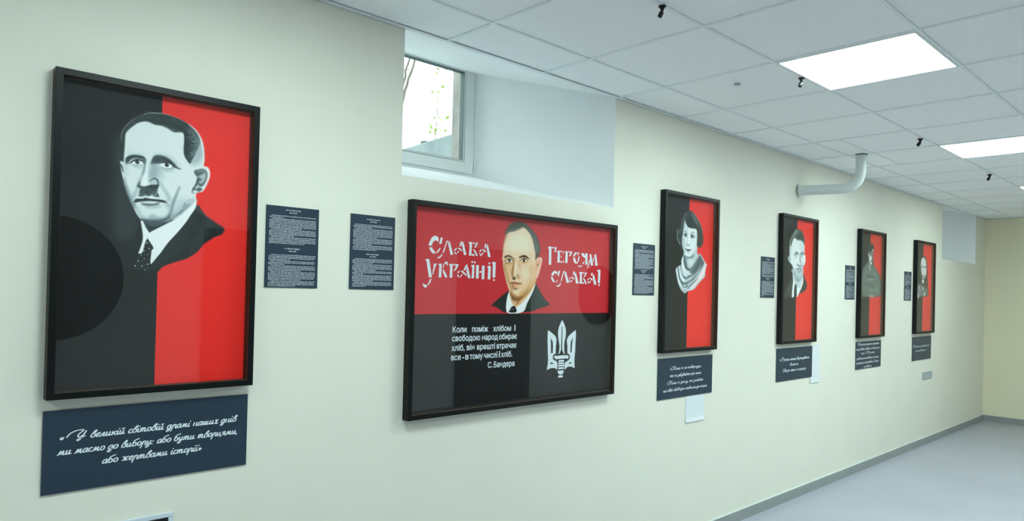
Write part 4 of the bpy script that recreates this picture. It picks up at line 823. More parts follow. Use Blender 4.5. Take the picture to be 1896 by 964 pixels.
ART_SLOGAN = [
[(109.5,732.6),(111.8,743.8),(118.3,756.6),(126.4,768.2),(134.8,774.9),(145.1,777.3),(154.9,774.4),(162.8,766.5),(160.5,749.7),(152.7,756.1),(144,756.9),(135.5,752.2),(129.6,743.5),(127.6,732.9)],
[(111.7,725.3),(127.8,726.2),(133.2,717.4),(140.3,710.9),(145.6,707),(143.4,699.4),(135.5,699.5),(125,705.9),(117.9,713.8)],
[(150.3,700.3),(151.5,707.4),(162.6,717.7),(167.6,725),(173.9,725.4),(171.3,718.2),(162.9,708)],
[(173.1,770.9),(184.4,770.8),(178.2,743.2),(165.3,743),(170,758.7)],
[(204.6,759),(215.2,761.7),(205.7,744.1),(192.7,707.7),(185.1,705),(188.9,716.4),(198.8,739.5)],
[(217.4,757.6),(223.1,758.5),(243.6,702.5),(242.3,699.6),(229.3,699.5),(214.5,747.5)],
[(185.9,699.4),(179.2,689.3),(170.7,681.9),(162.7,680.1),(155,683.3),(165.4,685.8),(173.9,691.8),(180.7,699.2)],
[(284.8,760.5),(295,762.6),(286.2,739.7),(278.1,739.2)],
[(295.9,758.4),(300.3,760.1),(320,704.2),(305.9,701.4),(291.8,748.1)],
[(265.6,730.7),(278.3,732.9),(295.2,723.9),(293.5,718),(278.6,724.4)],
[(248.9,719.8),(254.8,727.3),(263,731.4),(262.1,724.8),(258.7,718.9)],
[(249,714.1),(257.1,712.3),(264.6,705),(262.9,701.2),(253.7,705.8)],
[(269.7,716.7),(278.8,719.2),(272.5,709.7),(267.4,708)],
[(330.2,759.1),(336.9,762.5),(351.2,761.9),(350.3,756.1),(348.2,702.2),(334.3,700.9),(337.2,750.9)],
[(353.9,760.7),(365.3,762),(364.4,754.9),(356,755)],
[(369.2,760.2),(386.3,762.2),(373.6,740),(364.2,738),(372.1,751.6)],
[(356.8,731.7),(364.4,730.7),(376.2,719.7),(386.4,702.7),(376.8,701.3),(370.8,710.6)],
[(351.8,709.6),(363.2,709.4),(369.2,700.9),(350.9,701.7)],
[(427.2,758),(436.9,761.5),(433.7,739.7),(425.9,739.3)],
[(439.1,755.7),(445,757),(464.6,702.2),(448.8,699.9),(437.5,745.3)],
[(411.3,733.4),(420.2,735.4),(435,725.9),(434.4,719.9),(418.5,726.4)],
[(393.4,723.6),(399,729.8),(408.5,733.8),(406.9,725.8),(401.2,721.1)],
[(393.6,716.2),(401.4,714.3),(409.5,705.3),(407.6,701.7),(397.8,707.7)],
[(412.9,718.8),(422.6,720.8),(415.2,708.6),(409.4,706.8)],
[(93.1,671.2),(98.7,674.2),(114.7,675),(118.7,657.2),(131.8,598.3),(115.8,595.9),(104.7,645.6),(101.4,664.7)],
[(140.3,655.4),(155.8,658.3),(147.6,641.8),(136.6,608.1),(133,613.6),(137.5,635.9)],
[(121.8,589.7),(129.6,590.8),(124,574.6),(112.4,562.7),(107.9,565.9),(115.4,575.8)],
[(84.1,572.2),(92,566.9),(103.9,564.5),(108.2,557.7),(99.2,552),(90.7,555.1),(85.4,562.7)],
[(163.5,655),(168,657.2),(183,657.8),(182.3,648.8),(181.4,599),(167.5,597.4),(169.3,648.3)],
[(198.3,665),(202.9,666.6),(193,643.7),(189.7,637.9),(187.7,644.8)],
[(204.6,669.5),(213.5,667),(217.6,650.3),(211.5,654.3),(201.3,660.9)],
[(187.3,633.6),(193.4,632.4),(204.4,618.8),(214.6,599.4),(204,598.5),(194,612.8)],
[(222.8,656.2),(228.1,659.2),(243.6,659.3),(242.4,651.3),(241.9,599.7),(227.5,598.4),(228.8,647.9)],
[(245,659.4),(258.8,660),(258.2,653.4),(246.3,653.7)],
[(260.6,659.2),(277.7,659.9),(266,638),(254.3,629),(248.1,628.8),(259.3,643.5)],
[(318.5,658.8),(329.6,660.7),(316.6,637.1),(307.4,631.5),(305.4,636.7)],
[(323.6,648.9),(329.9,652),(346.6,600.5),(332.7,599.5),(321.6,631.5)],
[(288.2,630.3),(300,632.1),(322.8,615.6),(322.3,608.4),(304.1,619.3)],
[(269.1,621),(274.4,628.3),(283.4,631.5),(281.8,624.3),(276.4,620.7)],
[(269.3,615.3),(276.7,613.3),(282.5,602.9),(278.9,599.9),(271.4,606.8)],
[(286.8,605.9),(295,616.2),(301.2,616.4),(291.7,603.1),(287,601)],
[(348.6,655.7),(353.4,660.3),(369.7,660.1),(367.8,650.7),(366.7,600.5),(352.7,599.2),(355.7,647.3)],
[(350.2,676.1),(355.5,678.1),(360.1,674.2),(358,669.2),(352.7,668.7),(349.2,671.7)],
[(365.4,675.4),(370.7,677.1),(375.8,673.5),(373.3,667.2),(368,667),(364.5,670.4)],
[(378.2,659.9),(394.3,660.5),(394.7,600.4),(378.6,599.1)],
[(412.9,659),(429.3,659.6),(428.6,597.5),(413,597.1)],
[(397.6,631.3),(410.6,636.2),(409.3,626.4),(398.5,626.1)],
[(445.2,654.4),(450.1,659.9),(467.2,659.4),(466,598),(449.4,597.5),(450.9,648.1)],
[(452.4,674.3),(458.7,676.3),(463.6,672.4),(461.4,666.3),(455.1,666.1)],
[(472.3,674.2),(477.3,678.9),(497.4,679.3),(495.7,607.8),(479.7,606.8),(478.8,670.1)],
[(482.8,599.1),(489.1,601),(494.1,596.4),(491,590.9),(484.6,590.8)],
[(845.6,765.4),(849.9,772.3),(869.2,774.3),(870.2,766.8),(870.4,682.7),(853.1,681.2),(852.3,759.1)],
[(873.1,771.8),(890.6,772.1),(888.9,765.8),(874.1,765.7)],
[(894.5,772.3),(907.5,772.3),(901.3,747.2),(893.5,746.2)],
[(909.8,751.7),(914.7,755.4),(931.7,756.4),(933,696.2),(914.9,694.6),(917,746.7)],
[(934.5,755.7),(952.4,755.9),(951.8,750.5),(934.7,750.3)],
[(958.4,755.7),(964.5,756.1),(961.8,741),(957.8,740.7)],
[(939.4,728.9),(948.6,728.6),(947.6,723.1),(938.4,723.5)],
[(935.2,703),(952.3,703.3),(951.3,697),(934.6,697.1)],
[(960.1,709.6),(964.1,709.3),(962.5,696.1),(955.3,697.2)],
[(970.6,753.1),(976.5,756.7),(991.9,756.8),(991.5,697.4),(973.8,696.1),(976,748.5)],
[(994.7,756.9),(1008.2,757.1),(1007.1,752.4),(994.9,751.7)],
[(1009.8,757.2),(1027.8,757.4),(1015.9,735.6),(1001.7,730.7),(1007.4,744.7)],
[(1034.5,731),(1038.2,745),(1050.2,755.3),(1064.8,754.7),(1063,747.7),(1048.7,740),(1046.9,733)],
[(1034.7,726.9),(1047.1,726.1),(1058.2,707.3),(1066.8,699.4),(1058.6,695.4),(1046,699.8),(1037.3,710.5)],
[(1071.2,750.9),(1080.1,761.1),(1078.9,745.8),(1067.5,736.8)],
[(1084.4,734.9),(1080.9,715.3),(1068.9,698.1),(1062.7,696.4),(1070.5,712),(1076,734.5)],
[(1096.4,752.2),(1117.5,753.4),(1116.9,746.4),(1130.7,742.9),(1130.4,728.8),(1118.3,731),(1105.3,738.8)],
[(1126,753.8),(1147.5,753.6),(1148.7,695.9),(1130.3,693.7),(1130.6,745.7)],
[(1114.9,708.5),(1125.5,710.3),(1113.2,695.8),(1104.7,695.4)],
[(1070.1,688.4),(1086.1,685.5),(1107.1,689.9),(1098.9,682.6),(1088.4,679.4),(1077.9,681.2)],
[(1164.9,750.3),(1175.6,752.3),(1195.2,694.5),(1175.6,692),(1167.9,725)],
[(1163.6,724.8),(1168.3,713.7),(1154.5,679.2),(1145.9,678.3),(1153.8,696.1)],
[(1193.8,731.9),(1200.2,737.9),(1196.7,712.2),(1190.1,714.7)],
[(1201.9,750.8),(1217.3,752.5),(1231.8,693.7),(1212.9,691.5),(1207.1,729.7)],
[(872.2,629.4),(879.5,643),(892.8,652.8),(906.5,652.8),(918.6,644.3),(913.8,634.7),(903,641.1),(893.3,638.1),(885.9,627.1)],
[(870.6,621.3),(884.2,620.4),(894.4,605.9),(900.5,599.4),(895.6,593.9),(884.9,599),(874.9,609.4)],
[(903.4,595.4),(910.3,601),(923.8,609.4),(922,604),(912.4,595.7)],
[(924.2,653.4),(938,654.5),(929.8,628.5),(919.2,627.4)],
[(962,654),(974,655.8),(962.6,636.3),(949.8,602),(943.9,600),(947.4,614.2)],
[(974.2,650.3),(982.3,650.6),(1006.5,596.7),(988.3,594),(972.7,636.7)],
[(940.2,593.7),(947,593),(938.7,578.7),(927,572.5),(917.1,574.2),(909.1,579.4),(924.8,579.8),(934.5,585.4)],
[(1036.4,653.9),(1050.4,655.2),(1046.1,636.3),(1037,636.6)],
[(1052,647.5),(1058.1,649.1),(1081.8,594.4),(1061,593),(1049.5,636.4)],
[(1019.7,625.8),(1032,627.6),(1046.8,618.4),(1044.9,612.8),(1028.2,619.2)],
[(1004.9,617.2),(1011.6,623.7),(1017.7,624.4),(1014.7,617.4),(1009.1,613.7)],
[(1006,610.9),(1013.4,608.4),(1020.7,599.8),(1016.7,596.9),(1008.3,602.2)],
[(1024.4,609.5),(1034.6,611.1),(1026.8,599.9),(1021.9,598.4)],
[(1084,650),(1089.3,653.8),(1106.2,653.6),(1104.4,646.6),(1108.4,593.6),(1089.4,592.6),(1091.9,640.6)],
[(1109.2,652.9),(1123.2,652.8),(1122.2,646.6),(1109.4,647.3)],
[(1126.3,651.5),(1147.6,653.1),(1132.6,630.7),(1119.8,628.9),(1130,641.8)],
[(1113.6,624.5),(1124.3,622.6),(1135.4,611.1),(1146.8,593.1),(1133.9,592.8),(1124.9,606.6)],
[(1108.1,602),(1120.8,600.9),(1125.4,593.5),(1108.4,593.1)],
[(1180.6,650.5),(1194.5,652.4),(1190.6,638.1),(1179.8,637.8)],
[(1197,644),(1202.7,644.8),(1226.6,592.2),(1205.5,590.2),(1193,632.5)],
[(1165,624.6),(1178,626.4),(1193.6,616.9),(1191.6,611.2),(1173.9,618.4)],
[(1149,615.7),(1155.6,622.4),(1162.9,623.7),(1160.2,616),(1154.7,612.2)],
[(1150.5,608.7),(1159.2,606.7),(1166,597.8),(1161.8,594.3),(1153.8,600.3)],
[(1169.9,609.2),(1180.7,610.9),(1172.5,598),(1166.9,596.4)],
[(1227.1,665),(1233.5,671.5),(1256.6,671.8),(1254.8,600),(1237,599.5),(1238.3,659.7)],
[(1240.8,592.5),(1247.8,595.5),(1254.2,590.8),(1250.9,584.1),(1243.3,583.9)]]
ART_EMBLEM = [
[(962.1,405.3),(976.4,386.2),(988.9,363.7),(993.3,341.2),(990.6,317.1),(983.3,293.2),(981.9,272.6),(982.8,248.5),(988.6,227.6),(976.6,236.8),(967.4,252.6),(965.4,311),(965.3,372.7),(960.2,372.8)],
[(962.1,405.3),(960.2,372.8),(958.3,311.2),(958.3,253),(949.8,237.9),(938.1,229.9),(945.9,250.1),(946.5,274),(940.8,294.6),(935,318.7),(933.1,342.6),(936.9,364.7),(948.6,386.7)],
[(859.9,355.1),(880.7,344.5),(903.2,331.4),(916,320.9),(922.9,307.1),(922.1,288.5),(919.2,271.6),(919,234.2),(906.7,233.1),(898.6,223.3),(899,211.4),(907.7,202.5),(922.7,198.3),(933,189.3),(935,175.6),(930.8,152),(921.6,159.3),(909.1,163.5),(891.8,163.8),(872.4,160.6),(857,156.5),(862.9,183),(864.9,209.7),(860.6,250.3),(857.6,307.4),(857.5,337.7)],
[(1067,351.7),(1070.1,325.4),(1067.9,283.5),(1066.7,241.6),(1062,196.4),(1065.7,152.6),(1048.7,160.5),(1027.8,164.1),(1009.8,162.8),(999.8,156.4),(991.4,148.3),(987.4,174.4),(992.1,186.2),(1003.6,192.4),(1018.9,196.8),(1026.3,206.9),(1026.9,219),(1020.4,227.9),(1007.3,233.7),(1006.1,268.3),(1001.8,289.2),(1001.2,304.7),(1012,320),(1032.2,333.3)],
[(904.7,219.6),(911.9,223.7),(915.5,220.1),(916.8,227.5),(924.3,223.1),(964.4,224.6),(1002.5,223.6),(1007.8,219.2),(1010.2,226),(1014.5,218.9),(1019.8,215.8),(1014.8,211.9),(1012,202.4),(1005.7,206.8),(965,207.5),(927.4,207.3),(921,205.2),(915.7,214),(910.8,212.5)],
[(941,201.8),(982.9,201.1),(983.2,191.8),(942.9,192.2)],
[(940.5,189.6),(984.9,188.6),(985.2,180.3),(940.8,180.7)],
[(938.9,177.4),(985.3,176.9),(985.6,167.6),(940.2,168.5)],
[(939.3,164.4),(984.2,163.9),(984.6,153.9),(940.7,154.8)],
[(935.9,147.6),(982.3,146.8),(980.1,135.3),(970.3,127.3),(957.7,126.4),(945,130.7),(938.2,139.6)],
[(945.3,123.1),(974,122.6),(978.4,112),(939.2,112.3)]]
ART_EMHOLE = [
[(1045.9,312.8),(1041.9,277.4),(1038.2,235.8),(1029.4,236.9),(1029.3,267.4),(1031.1,291.7)],
[(879.2,317.6),(894.6,296.2),(897.9,272.4),(896.6,239.3),(884.4,238.5),(882.9,279.7)],
[(883.5,193.6),(893.3,191.4),(908.4,184.5),(882.3,183.6)],
[(1038.4,187.2),(1027.1,185),(1011.8,178.9),(1040.2,179.1)]]

# ------------------------------------------------------------------ framed pictures
FD = .0403          # how far a frame stands off the wall
FB = .0205          # width of its face


def frame_mesh(w, h):
    b = MB(); q = FB
    O = [(0, 0), (w, 0), (w, h), (0, h)]; I = [(q, q), (w-q, q), (w-q, h-q), (q, h-q)]
    prof = [(O, -.001), (O, -FD), (I, -FD), (I, -.001)]
    v = [(p[0], y, p[1]) for ring, y in prof for p in ring]
    f = []
    for r in range(4):
        s = (r+1) % 4
        for k in range(4):
            a, c = r*4+k, r*4+(k+1) % 4; d, e = s*4+(k+1) % 4, s*4+k
            f.append((a, c, d, e))
    b.add(v, f)
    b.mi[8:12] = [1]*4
    return b


def grid_lines(lo, hi, fine0, fine1, res, coarse, extra=()):
    a = list(np.arange(lo, fine0, coarse))+list(np.arange(max(lo, fine0), min(hi, fine1), res))+list(np.arange(min(hi, fine1), hi, coarse))+[hi]
    for e in extra: a += [e-.35, e+.35]
    a = np.unique(np.round(np.clip(a, lo, hi), 3)); return a


def painting(w, h, ops, res, base, field, split, horizontal, parent):
    """canvas grid in frame-local millimetres, painted in colour, laid flat behind the glass"""
    W, Hm = w*1000, h*1000; q = FB*1000+.3
    P = np.array([p for o in ops for p in o[5]]); lo, hi = P.min(0)-14, P.max(0)+14
    if horizontal: hi[1] = min(hi[1], Hm-q)
    xs = grid_lines(q, W-q, lo[0], hi[0], res, 20, () if horizontal else (split,))
    ys = grid_lines(q, Hm-q, lo[1], hi[1], res, 20, (split,) if horizontal else ())
    cv = Canvas(xs, ys, base)
    X, Y = np.meshgrid(xs, ys)
    cv.img[(Y if horizontal else X) > split] = np.array(field)/255.
    cv.paint(ops)
    if horizontal:
        cv.img[Y < split] = np.array(base)/255.
    nx, ny = len(xs), len(ys)
    co = np.zeros((nx*ny+8, 3), np.float32)
    co[:nx*ny, 0] = X.ravel()/1000; co[:nx*ny, 1] = -.005; co[:nx*ny, 2] = Y.ravel()/1000
    k = nx*ny
    for j, (y, s) in enumerate(((-.0049, 0), (-.0015, 0))):
        for i, (x, z) in enumerate(((xs[0], ys[0]), (xs[-1], ys[0]), (xs[-1], ys[-1]), (xs[0], ys[-1]))):
            co[k+j*4+i] = (x/1000, y, z/1000)
    i0 = (np.arange(ny-1)[:, None]*nx+np.arange(nx-1)[None]).ravel()
    F = np.stack([i0, i0+1, i0+nx+1, i0+nx], 1)
    F = np.vstack([F, [[k+a, k+(a+1) % 4, k+4+(a+1) % 4, k+4+a][::-1] for a in range(4)], [[k+7, k+6, k+5, k+4][::-1]]])
    me = bpy.data.meshes.new('painting')
    me.vertices.add(len(co)); me.vertices.foreach_set('co', co.ravel())
    me.loops.add(F.size); me.loops.foreach_set('vertex_index', F.ravel().astype(np.int32))
    me.polygons.add(len(F)); me.polygons.foreach_set('loop_start', np.arange(0, F.size, 4, dtype=np.int32))
    me.update(calc_edges=True); me.validate()
    c = cv.img.reshape(-1, 3); l = np.minimum(.92, np.where(c <= .04045, c/12.92, ((c+.055)/1.055)**2.4)*np.array((1.33, 1.12, 1.13)))
    rgba = np.ones((len(co), 4), np.float32)*.5; rgba[:k, :3] = l; rgba[:, 3] = 1
    at = me.color_attributes.new('paint', 'FLOAT_COLOR', 'POINT'); at.data.foreach_set('color', rgba.ravel())
    me.materials.append(M_PAINT)
    o = bpy.data.objects.new('painting', me); C.objects.link(o); o.parent = parent
    return o


def picture(name, x, z, w, h, label, cat, group, ops, res, base, field, split, horizontal=False):
    t = empty(name, (x, 0, z)); tag(t, label, cat, group)
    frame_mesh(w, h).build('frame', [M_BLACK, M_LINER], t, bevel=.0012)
    pt = painting(w, h, ops, res, base, field, split, horizontal, t)
    g = MB(); e = FB+.0002; g.box(e, w-e, -.032, -.030, e, h-e); g.build('glass_pane', M_GLASS, t)
    return t, pt


BLK = (15, 18, 18); RED = (220, 40, 33)
PW, PH, PZ = .6083, .9695, 1.1972
GRP = 'black framed portraits along the wall'
picture('framed_portrait', .4308, PZ, PW, PH, 'large black framed portrait of a man with a small moustache and dotted tie', 'framed portrait', GRP, ART_F1, 1.25, BLK, RED, 300)
picture('framed_portrait', 3.4969, PZ, PW, PH, 'black framed portrait of a woman in a draped pale scarf', 'framed portrait', GRP, ART_F3, 2.0, BLK, RED, 305)
picture('framed_portrait', 4.9994, PZ, PW, PH, 'black framed portrait of a young man in jacket and dark tie', 'framed portrait', GRP, ART_F4, 2.4, BLK, RED, 304)
picture('framed_portrait', 6.4953, PZ, PW, PH, 'black framed portrait of a figure in dark cap and grey coat', 'framed portrait', GRP, ART_F5, 3.0, BLK, RED, 304)
picture('framed_portrait', 7.9862, PZ, PW, PH, 'black framed portrait of a pale face above a patterned collar, farthest along the wall', 'framed portrait', GRP, ART_F6, 3.0, BLK, RED, 306)
BX, BZ = 1.6941, .9984
post, ppaint = picture('framed_poster', BX, BZ, 1.3554, .9175, 'wide black framed poster, red above black, with man, slogan and white emblem', 'framed poster', None, ART_F2, 1.6, (14, 17, 17), (182, 37, 45), 439.6, True)

# slogan, emblem and quotation printed on the wide poster
for side in (0, 1):
    b = MB()
    for poly in ART_SLOGAN:
        if (poly[0][0] > 700) == bool(side): b.flat([(u/1000, v/1000) for u, v in poly], -.0056)
    tag(b.build('slogan_lettering', M_PRINT, ppaint), 'white stencil lettering')
b = MB()
for poly in ART_EMBLEM: b.flat([(u/1000, v/1000) for u, v in poly], -.0056)
for poly in ART_EMHOLE: b.flat([(u/1000, v/1000) for u, v in poly], -.0060, 1)
M_INKHOLE = mat('poster_black', (14, 17, 17), .65, .25)
tag(b.build('emblem', [M_PRINT, M_INKHOLE], ppaint), 'white trident emblem with a sword in the middle')


def type_word(mb, s, x0, x1, z, cap, y, bold=.0):
    """one printed word in the built-in typeface, fitted between x0 and x1 (millimetres)"""
    cu = bpy.data.curves.new('type', 'FONT'); cu.body = s; cu.size = 1; cu.resolution_u = 3
    o = bpy.data.objects.new('type', cu); C.objects.link(o)
    me = bpy.data.meshes.new_from_object(o.evaluated_get(bpy.context.evaluated_depsgraph_get()))
    vs = [v.co.copy() for v in me.vertices]
    mnx, mxx = min(v.x for v in vs), max(v.x for v in vs)
    sx = (x1-x0)/(mxx-mnx); sz = cap/.728
    for k, (du, dv) in enumerate(((-bold, 0), (bold, 0), (0, bold), (0, -bold))):      # four passes thicken the strokes
        mb.add([((x0+(v.x-mnx)*sx+du)/1000, y-k*.00002, (z+v.y*sz+dv)/1000) for v in vs], [tuple(p.vertices) for p in me.polygons])
    bpy.data.objects.remove(o); bpy.data.curves.remove(cu); bpy.data.meshes.remove(me)


b = MB()
for z, words in ((357.9, (('Коли', 252.3, 330.7), ('поміж', 364, 459.3), ('хлібом', 492.2, 604.7), ('і', 626.7, 634.1))),
                 (319.2, (('свободою', 250.4, 412), ('народ', 424.1, 521.6), ('обирає', 530.4, 644.6))),
                 (276.7, (('хліб,', 248.7, 321.9), ('він', 335.8, 379.9), ('врешті', 395.9, 504.8), ('втрачає', 516.6, 643.1))),
                 (235.5, (('все', 247.8, 301.7), ('-', 311.3, 321), ('в', 328.7, 347), ('тому', 354.2, 431), ('числі', 439.1, 520.9), ('і', 530.7, 538.5), ('хліб.', 545.7, 616.1))),
                 (189.9, (('С.', 463.8, 492.5), ('Бандера', 501.3, 632.3)))):
    for s, x0, x1 in words: type_word(b, s, x0, x1, z, 26.5, -.0056, .75)
b.build('quotation_lettering', M_PRINT, ppaint)

# ------------------------------------------------------------------ slanted brush script for the quote plaques
G = {
 'а': (1.02, [[(.78, .82), (.5, 1), (.15, .75), (.08, .3), (.3, 0), (.6, .2), (.8, 1)], [(.8, 1), (.74, .35), (.82, .03), (1.02, .15)]]),
 'б': (.98, [[(.45, 0), (.12, .25), (.12, .7), (.45, .95), (.75, .65), (.7, .2), (.45, 0)], [(.12, .6), (.15, 1.2), (.45, 1.6), (1.1, 1.85)]]),
 'в': (.95, [[(.1, .1), (.12, .6), (.45, 1.5), (.7, 1.75), (.75, 1.45), (.45, 1), (.2, .8)], [(.35, .95), (.75, .75), (.75, .2), (.4, 0), (.12, .15)]]),
 'г': (.8, [[(.1, .85), (.3, 1), (.55, .95), (.6, .8)], [(.6, .85), (.3, .5), (.15, .15), (.4, 0), (.7, .15)]]),
 'д': (1.0, [[(.78, .82), (.5, 1), (.15, .75), (.08, .3), (.3, 0), (.6, .2), (.8, 1)], [(.8, 1), (.72, 0), (.55, -.6), (.2, -.65), (.15, -.4), (.5, -.1), (1, .15)]]),
 'е': (.82, [[(.1, .45), (.5, .55), (.7, .8), (.45, 1), (.15, .75), (.1, .3), (.35, 0), (.8, .2)]]),
 'є': (.82, [[(.72, .85), (.45, 1), (.15, .75), (.12, .3), (.4, 0), (.8, .15)], [(.15, .52), (.5, .52)]]),
 'ж': (1.4, [[(.7, 1), (.7, 0)], [(.1, .1), (.35, .1), (.6, .55), (.3, 1), (.1, .9)], [(1.3, .1), (1.05, .1), (.8, .55), (1.1, 1), (1.3, .9)], [(.5, .52), (.9, .52)]]),
 'з': (.8, [[(.15, .85), (.45, 1), (.65, .8), (.35, .55), (.65, .35), (.55, -.3), (.2, -.6), (.15, -.35), (.75, .1)]]),
 'и': (1.1, [[(.12, 1), (.1, .3), (.3, 0), (.6, .35), (.7, 1)], [(.7, 1), (.66, .3), (.78, .02), (1.1, .2)]]),
 'і': (.52, [[(.15, 1), (.12, .25), (.28, 0), (.5, .15)], [(.24, 1.45), (.26, 1.5)]]),
 'ї': (.58, [[(.15, 1), (.12, .25), (.28, 0), (.5, .15)], [(.05, 1.45), (.07, 1.5)], [(.45, 1.45), (.47, 1.5)]]),
 'й': (1.1, [[(.12, 1), (.1, .3), (.3, 0), (.6, .35), (.7, 1)], [(.7, 1), (.66, .3), (.78, .02), (1.1, .2)], [(.25, 1.5), (.45, 1.3), (.75, 1.55)]]),
 'к': (.95, [[(.15, 1), (.12, 0)], [(.15, .5), (.45, .6), (.8, 1)], [(.4, .55), (.65, .05), (.95, .15)]]),
 'л': (1.0, [[(0, .1), (.15, .02), (.4, .6), (.65, 1)], [(.65, 1), (.65, .2), (.78, 0), (1, .2)]]),
 'м': (1.35, [[(0, .1), (.12, .02), (.3, .6), (.42, 1)], [(.42, 1), (.5, .1), (.9, 1)], [(.9, 1), (.95, .2), (1.08, 0), (1.35, .2)]]),
 'н': (1.1, [[(.15, 1), (.12, 0)], [(.12, .5), (.7, .5)], [(.75, 1), (.7, .2), (.82, 0), (1.1, .2)]]),
 'о': (.92, [[(.45, 0), (.12, .25), (.15, .8), (.48, 1), (.78, .7), (.7, .2), (.45, 0)]]),
 'п': (1.1, [[(.15, 1), (.12, 0)], [(.14, .6), (.4, .98), (.65, .9), (.68, .2), (.8, 0), (1.1, .2)]]),
 'р': (1.05, [[(.25, 1), (.15, 0), (.02, -.75)], [(.2, .6), (.45, .98), (.75, .85), (.75, .25), (.88, 0), (1.05, .15)]]),
 'с': (.78, [[(.68, .8), (.45, 1), (.15, .75), (.1, .3), (.35, 0), (.78, .2)]]),
 'т': (1.4, [[(.15, 1), (.12, 0)], [(.14, .6), (.35, .98), (.52, .85), (.52, 0)], [(.54, .6), (.75, .98), (.95, .85), (.97, .2), (1.1, 0), (1.4, .2)]]),
 'у': (1.05, [[(.12, 1), (.1, .4), (.3, .1), (.6, .4), (.75, 1)], [(.75, 1), (.62, 0), (.42, -.6), (.1, -.65), (.1, -.4), (.5, -.05), (1, .2)]]),
 'х': (.95, [[(.1, .9), (.3, 1), (.42, .5), (.3, .05), (.08, .1)], [(.8, .92), (.62, 1), (.45, .5), (.6, 0), (.95, .15)]]),
 'ц': (1.15, [[(.12, 1), (.1, .3), (.3, 0), (.6, .35), (.7, 1)], [(.7, 1), (.66, .2), (1.0, .05), (.92, -.35)]]),
 'ч': (1.05, [[(.12, 1), (.12, .6), (.3, .42), (.7, .6)], [(.75, 1), (.7, .2), (.82, 0), (1.05, .2)]]),
 'ш': (1.45, [[(.12, 1), (.1, .3), (.25, 0), (.5, .35), (.55, 1)], [(.55, 1), (.53, .3), (.68, 0), (.9, .35), (1, 1)], [(1, 1), (.97, .25), (1.1, 0), (1.45, .2)]]),
 'щ': (1.5, [[(.12, 1), (.1, .3), (.25, 0), (.5, .35), (.55, 1)], [(.55, 1), (.53, .3), (.68, 0), (.9, .35), (1, 1)], [(1, 1), (.97, .2), (1.35, .05), (1.25, -.35)]]),
 'ь': (.8, [[(.15, 1), (.12, .2), (.35, 0), (.65, .2), (.55, .5), (.15, .5)]]),
 'я': (1.0, [[(.7, 1), (.3, 1), (.2, .7), (.4, .5), (.7, .5)], [(.45, .5), (.1, .05)], [(.72, 1), (.68, .2), (.8, 0), (1, .2)]]),
 ' ': (.62, []), ',': (.4, [[(.15, .1), (.02, -.3)]]), '.': (.4, [[(.12, .05), (.15, .08)]]), ':': (.45, [[(.1, .05), (.13, .08)], [(.15, .75), (.18, .78)]]),
 "'": (.35, [[(.2, 1.7), (.12, 1.35)]]), '«': (.8, [[(.35, .75), (.08, .45), (.35, .15)], [(.65, .75), (.38, .45), (.65, .15)]]), '»': (.8, [[(.05, .75), (.32, .45), (.05, .15)], [(.35, .75), (.62, .45), (.35, .15)]]),
 'У': (1.75, [[(-2.0, .55), (-1.6, 1.5), (-.6, 2.1), (.65, 2.1), (.1, 1.3), (0, .7), (.35, .4), (.9, .9), (1.2, 1.9)], [(1.2, 1.9), (.85, .5), (.45, -.4), (.1, -.35), (.4, .0), (1.4, .6)]]),
 'К': (1.5, [[(-1.7, .2), (-1.2, 1.2), (-.4, 1.95), (.45, 1.9), (.2, 1), (-.2, .1), (-.7, -.2), (-.9, .15)], [(1.4, 1.9), (.9, 1.6), (.3, .95), (.9, .35), (1.2, 0), (1.5, .15)]]),
 'П': (1.6, [[(-1.3, .1), (-.9, 1.2), (0, 1.9), (.5, 1.7), (.4, .6), (.1, -.5)], [(.5, 1.7), (1.1, 1.8), (1.3, 1.2), (.9, .8), (.5, .8)]]),
 'С': (1.2, [[(.95, 1.5), (.8, 1.95), (.3, 1.7), (0, .9), (.15, .2), (.6, 0), (1.2, .4)]]),
}


def script_line(mb, s, p0, p1, y, xh, wt=.27, lead=0.):
    """a line of script from p0 to p1 (millimetres along the plaque), x-height xh"""
    adv = sum(G[c][0] for c in s)+lead
    for c in s:
        if c == 'У': adv += 2.3
        if c in 'КП': adv += 1.2
    k = (p1[0]-p0[0])/adv; z = (p0[1]+p1[1])/2; x = lead
    for c in s:
        a, strokes = G[c]
        if c == 'У': x += 2.3
        if c in 'КП': x += 1.2
        for st in strokes:
            P = smooth_curve(st, False, 4) if len(st) > 2 else np.array(st)
            pts = [((p0[0]+k*(x+u)+v*xh*.34)/1000, (z+v*xh)/1000) for u, v in P]
            n = len(pts); w = []; y -= .000012
            for i in range(n):
                dx, dz = pts[min(i+1, n-1)][0]-pts[max(i-1, 0)][0], pts[min(i+1, n-1)][1]-pts[max(i-1, 0)][1]
                L = math.hypot(dx, dz)+1e-9
                w.append(xh*wt/1000*(.72+.5*abs(dz)/L))
            if len(st) == 2 and abs(st[0][1]-st[1][1]) < .1:
                mb.flat([(pts[0][0]+xh*.00017*math.cos(t*.785), pts[0][1]+xh*.00017*math.sin(t*.785)) for t in range(8)], y)
            else:
                mb.ribbon(pts, w, y)
        x += a


def plaque(x, lines, label, xh):
    b = MB(); b.box(0, .6065, -.0058, -.0026, 0, .2465)
    b.box(.03, .5765, -.0026, -.0004, .03, .2165)
    o = b.build('quote_plaque', M_PANEL, loc=(x, 0, .9155), bevel=.0006)
    tag(o, label, 'plaque', 'quote plaques under the portraits')
    for s, p0, p1 in lines:
        l = MB(); script_line(l, s, p0, p1, -.0062, xh); l.build('script_line', M_PRINT, o)


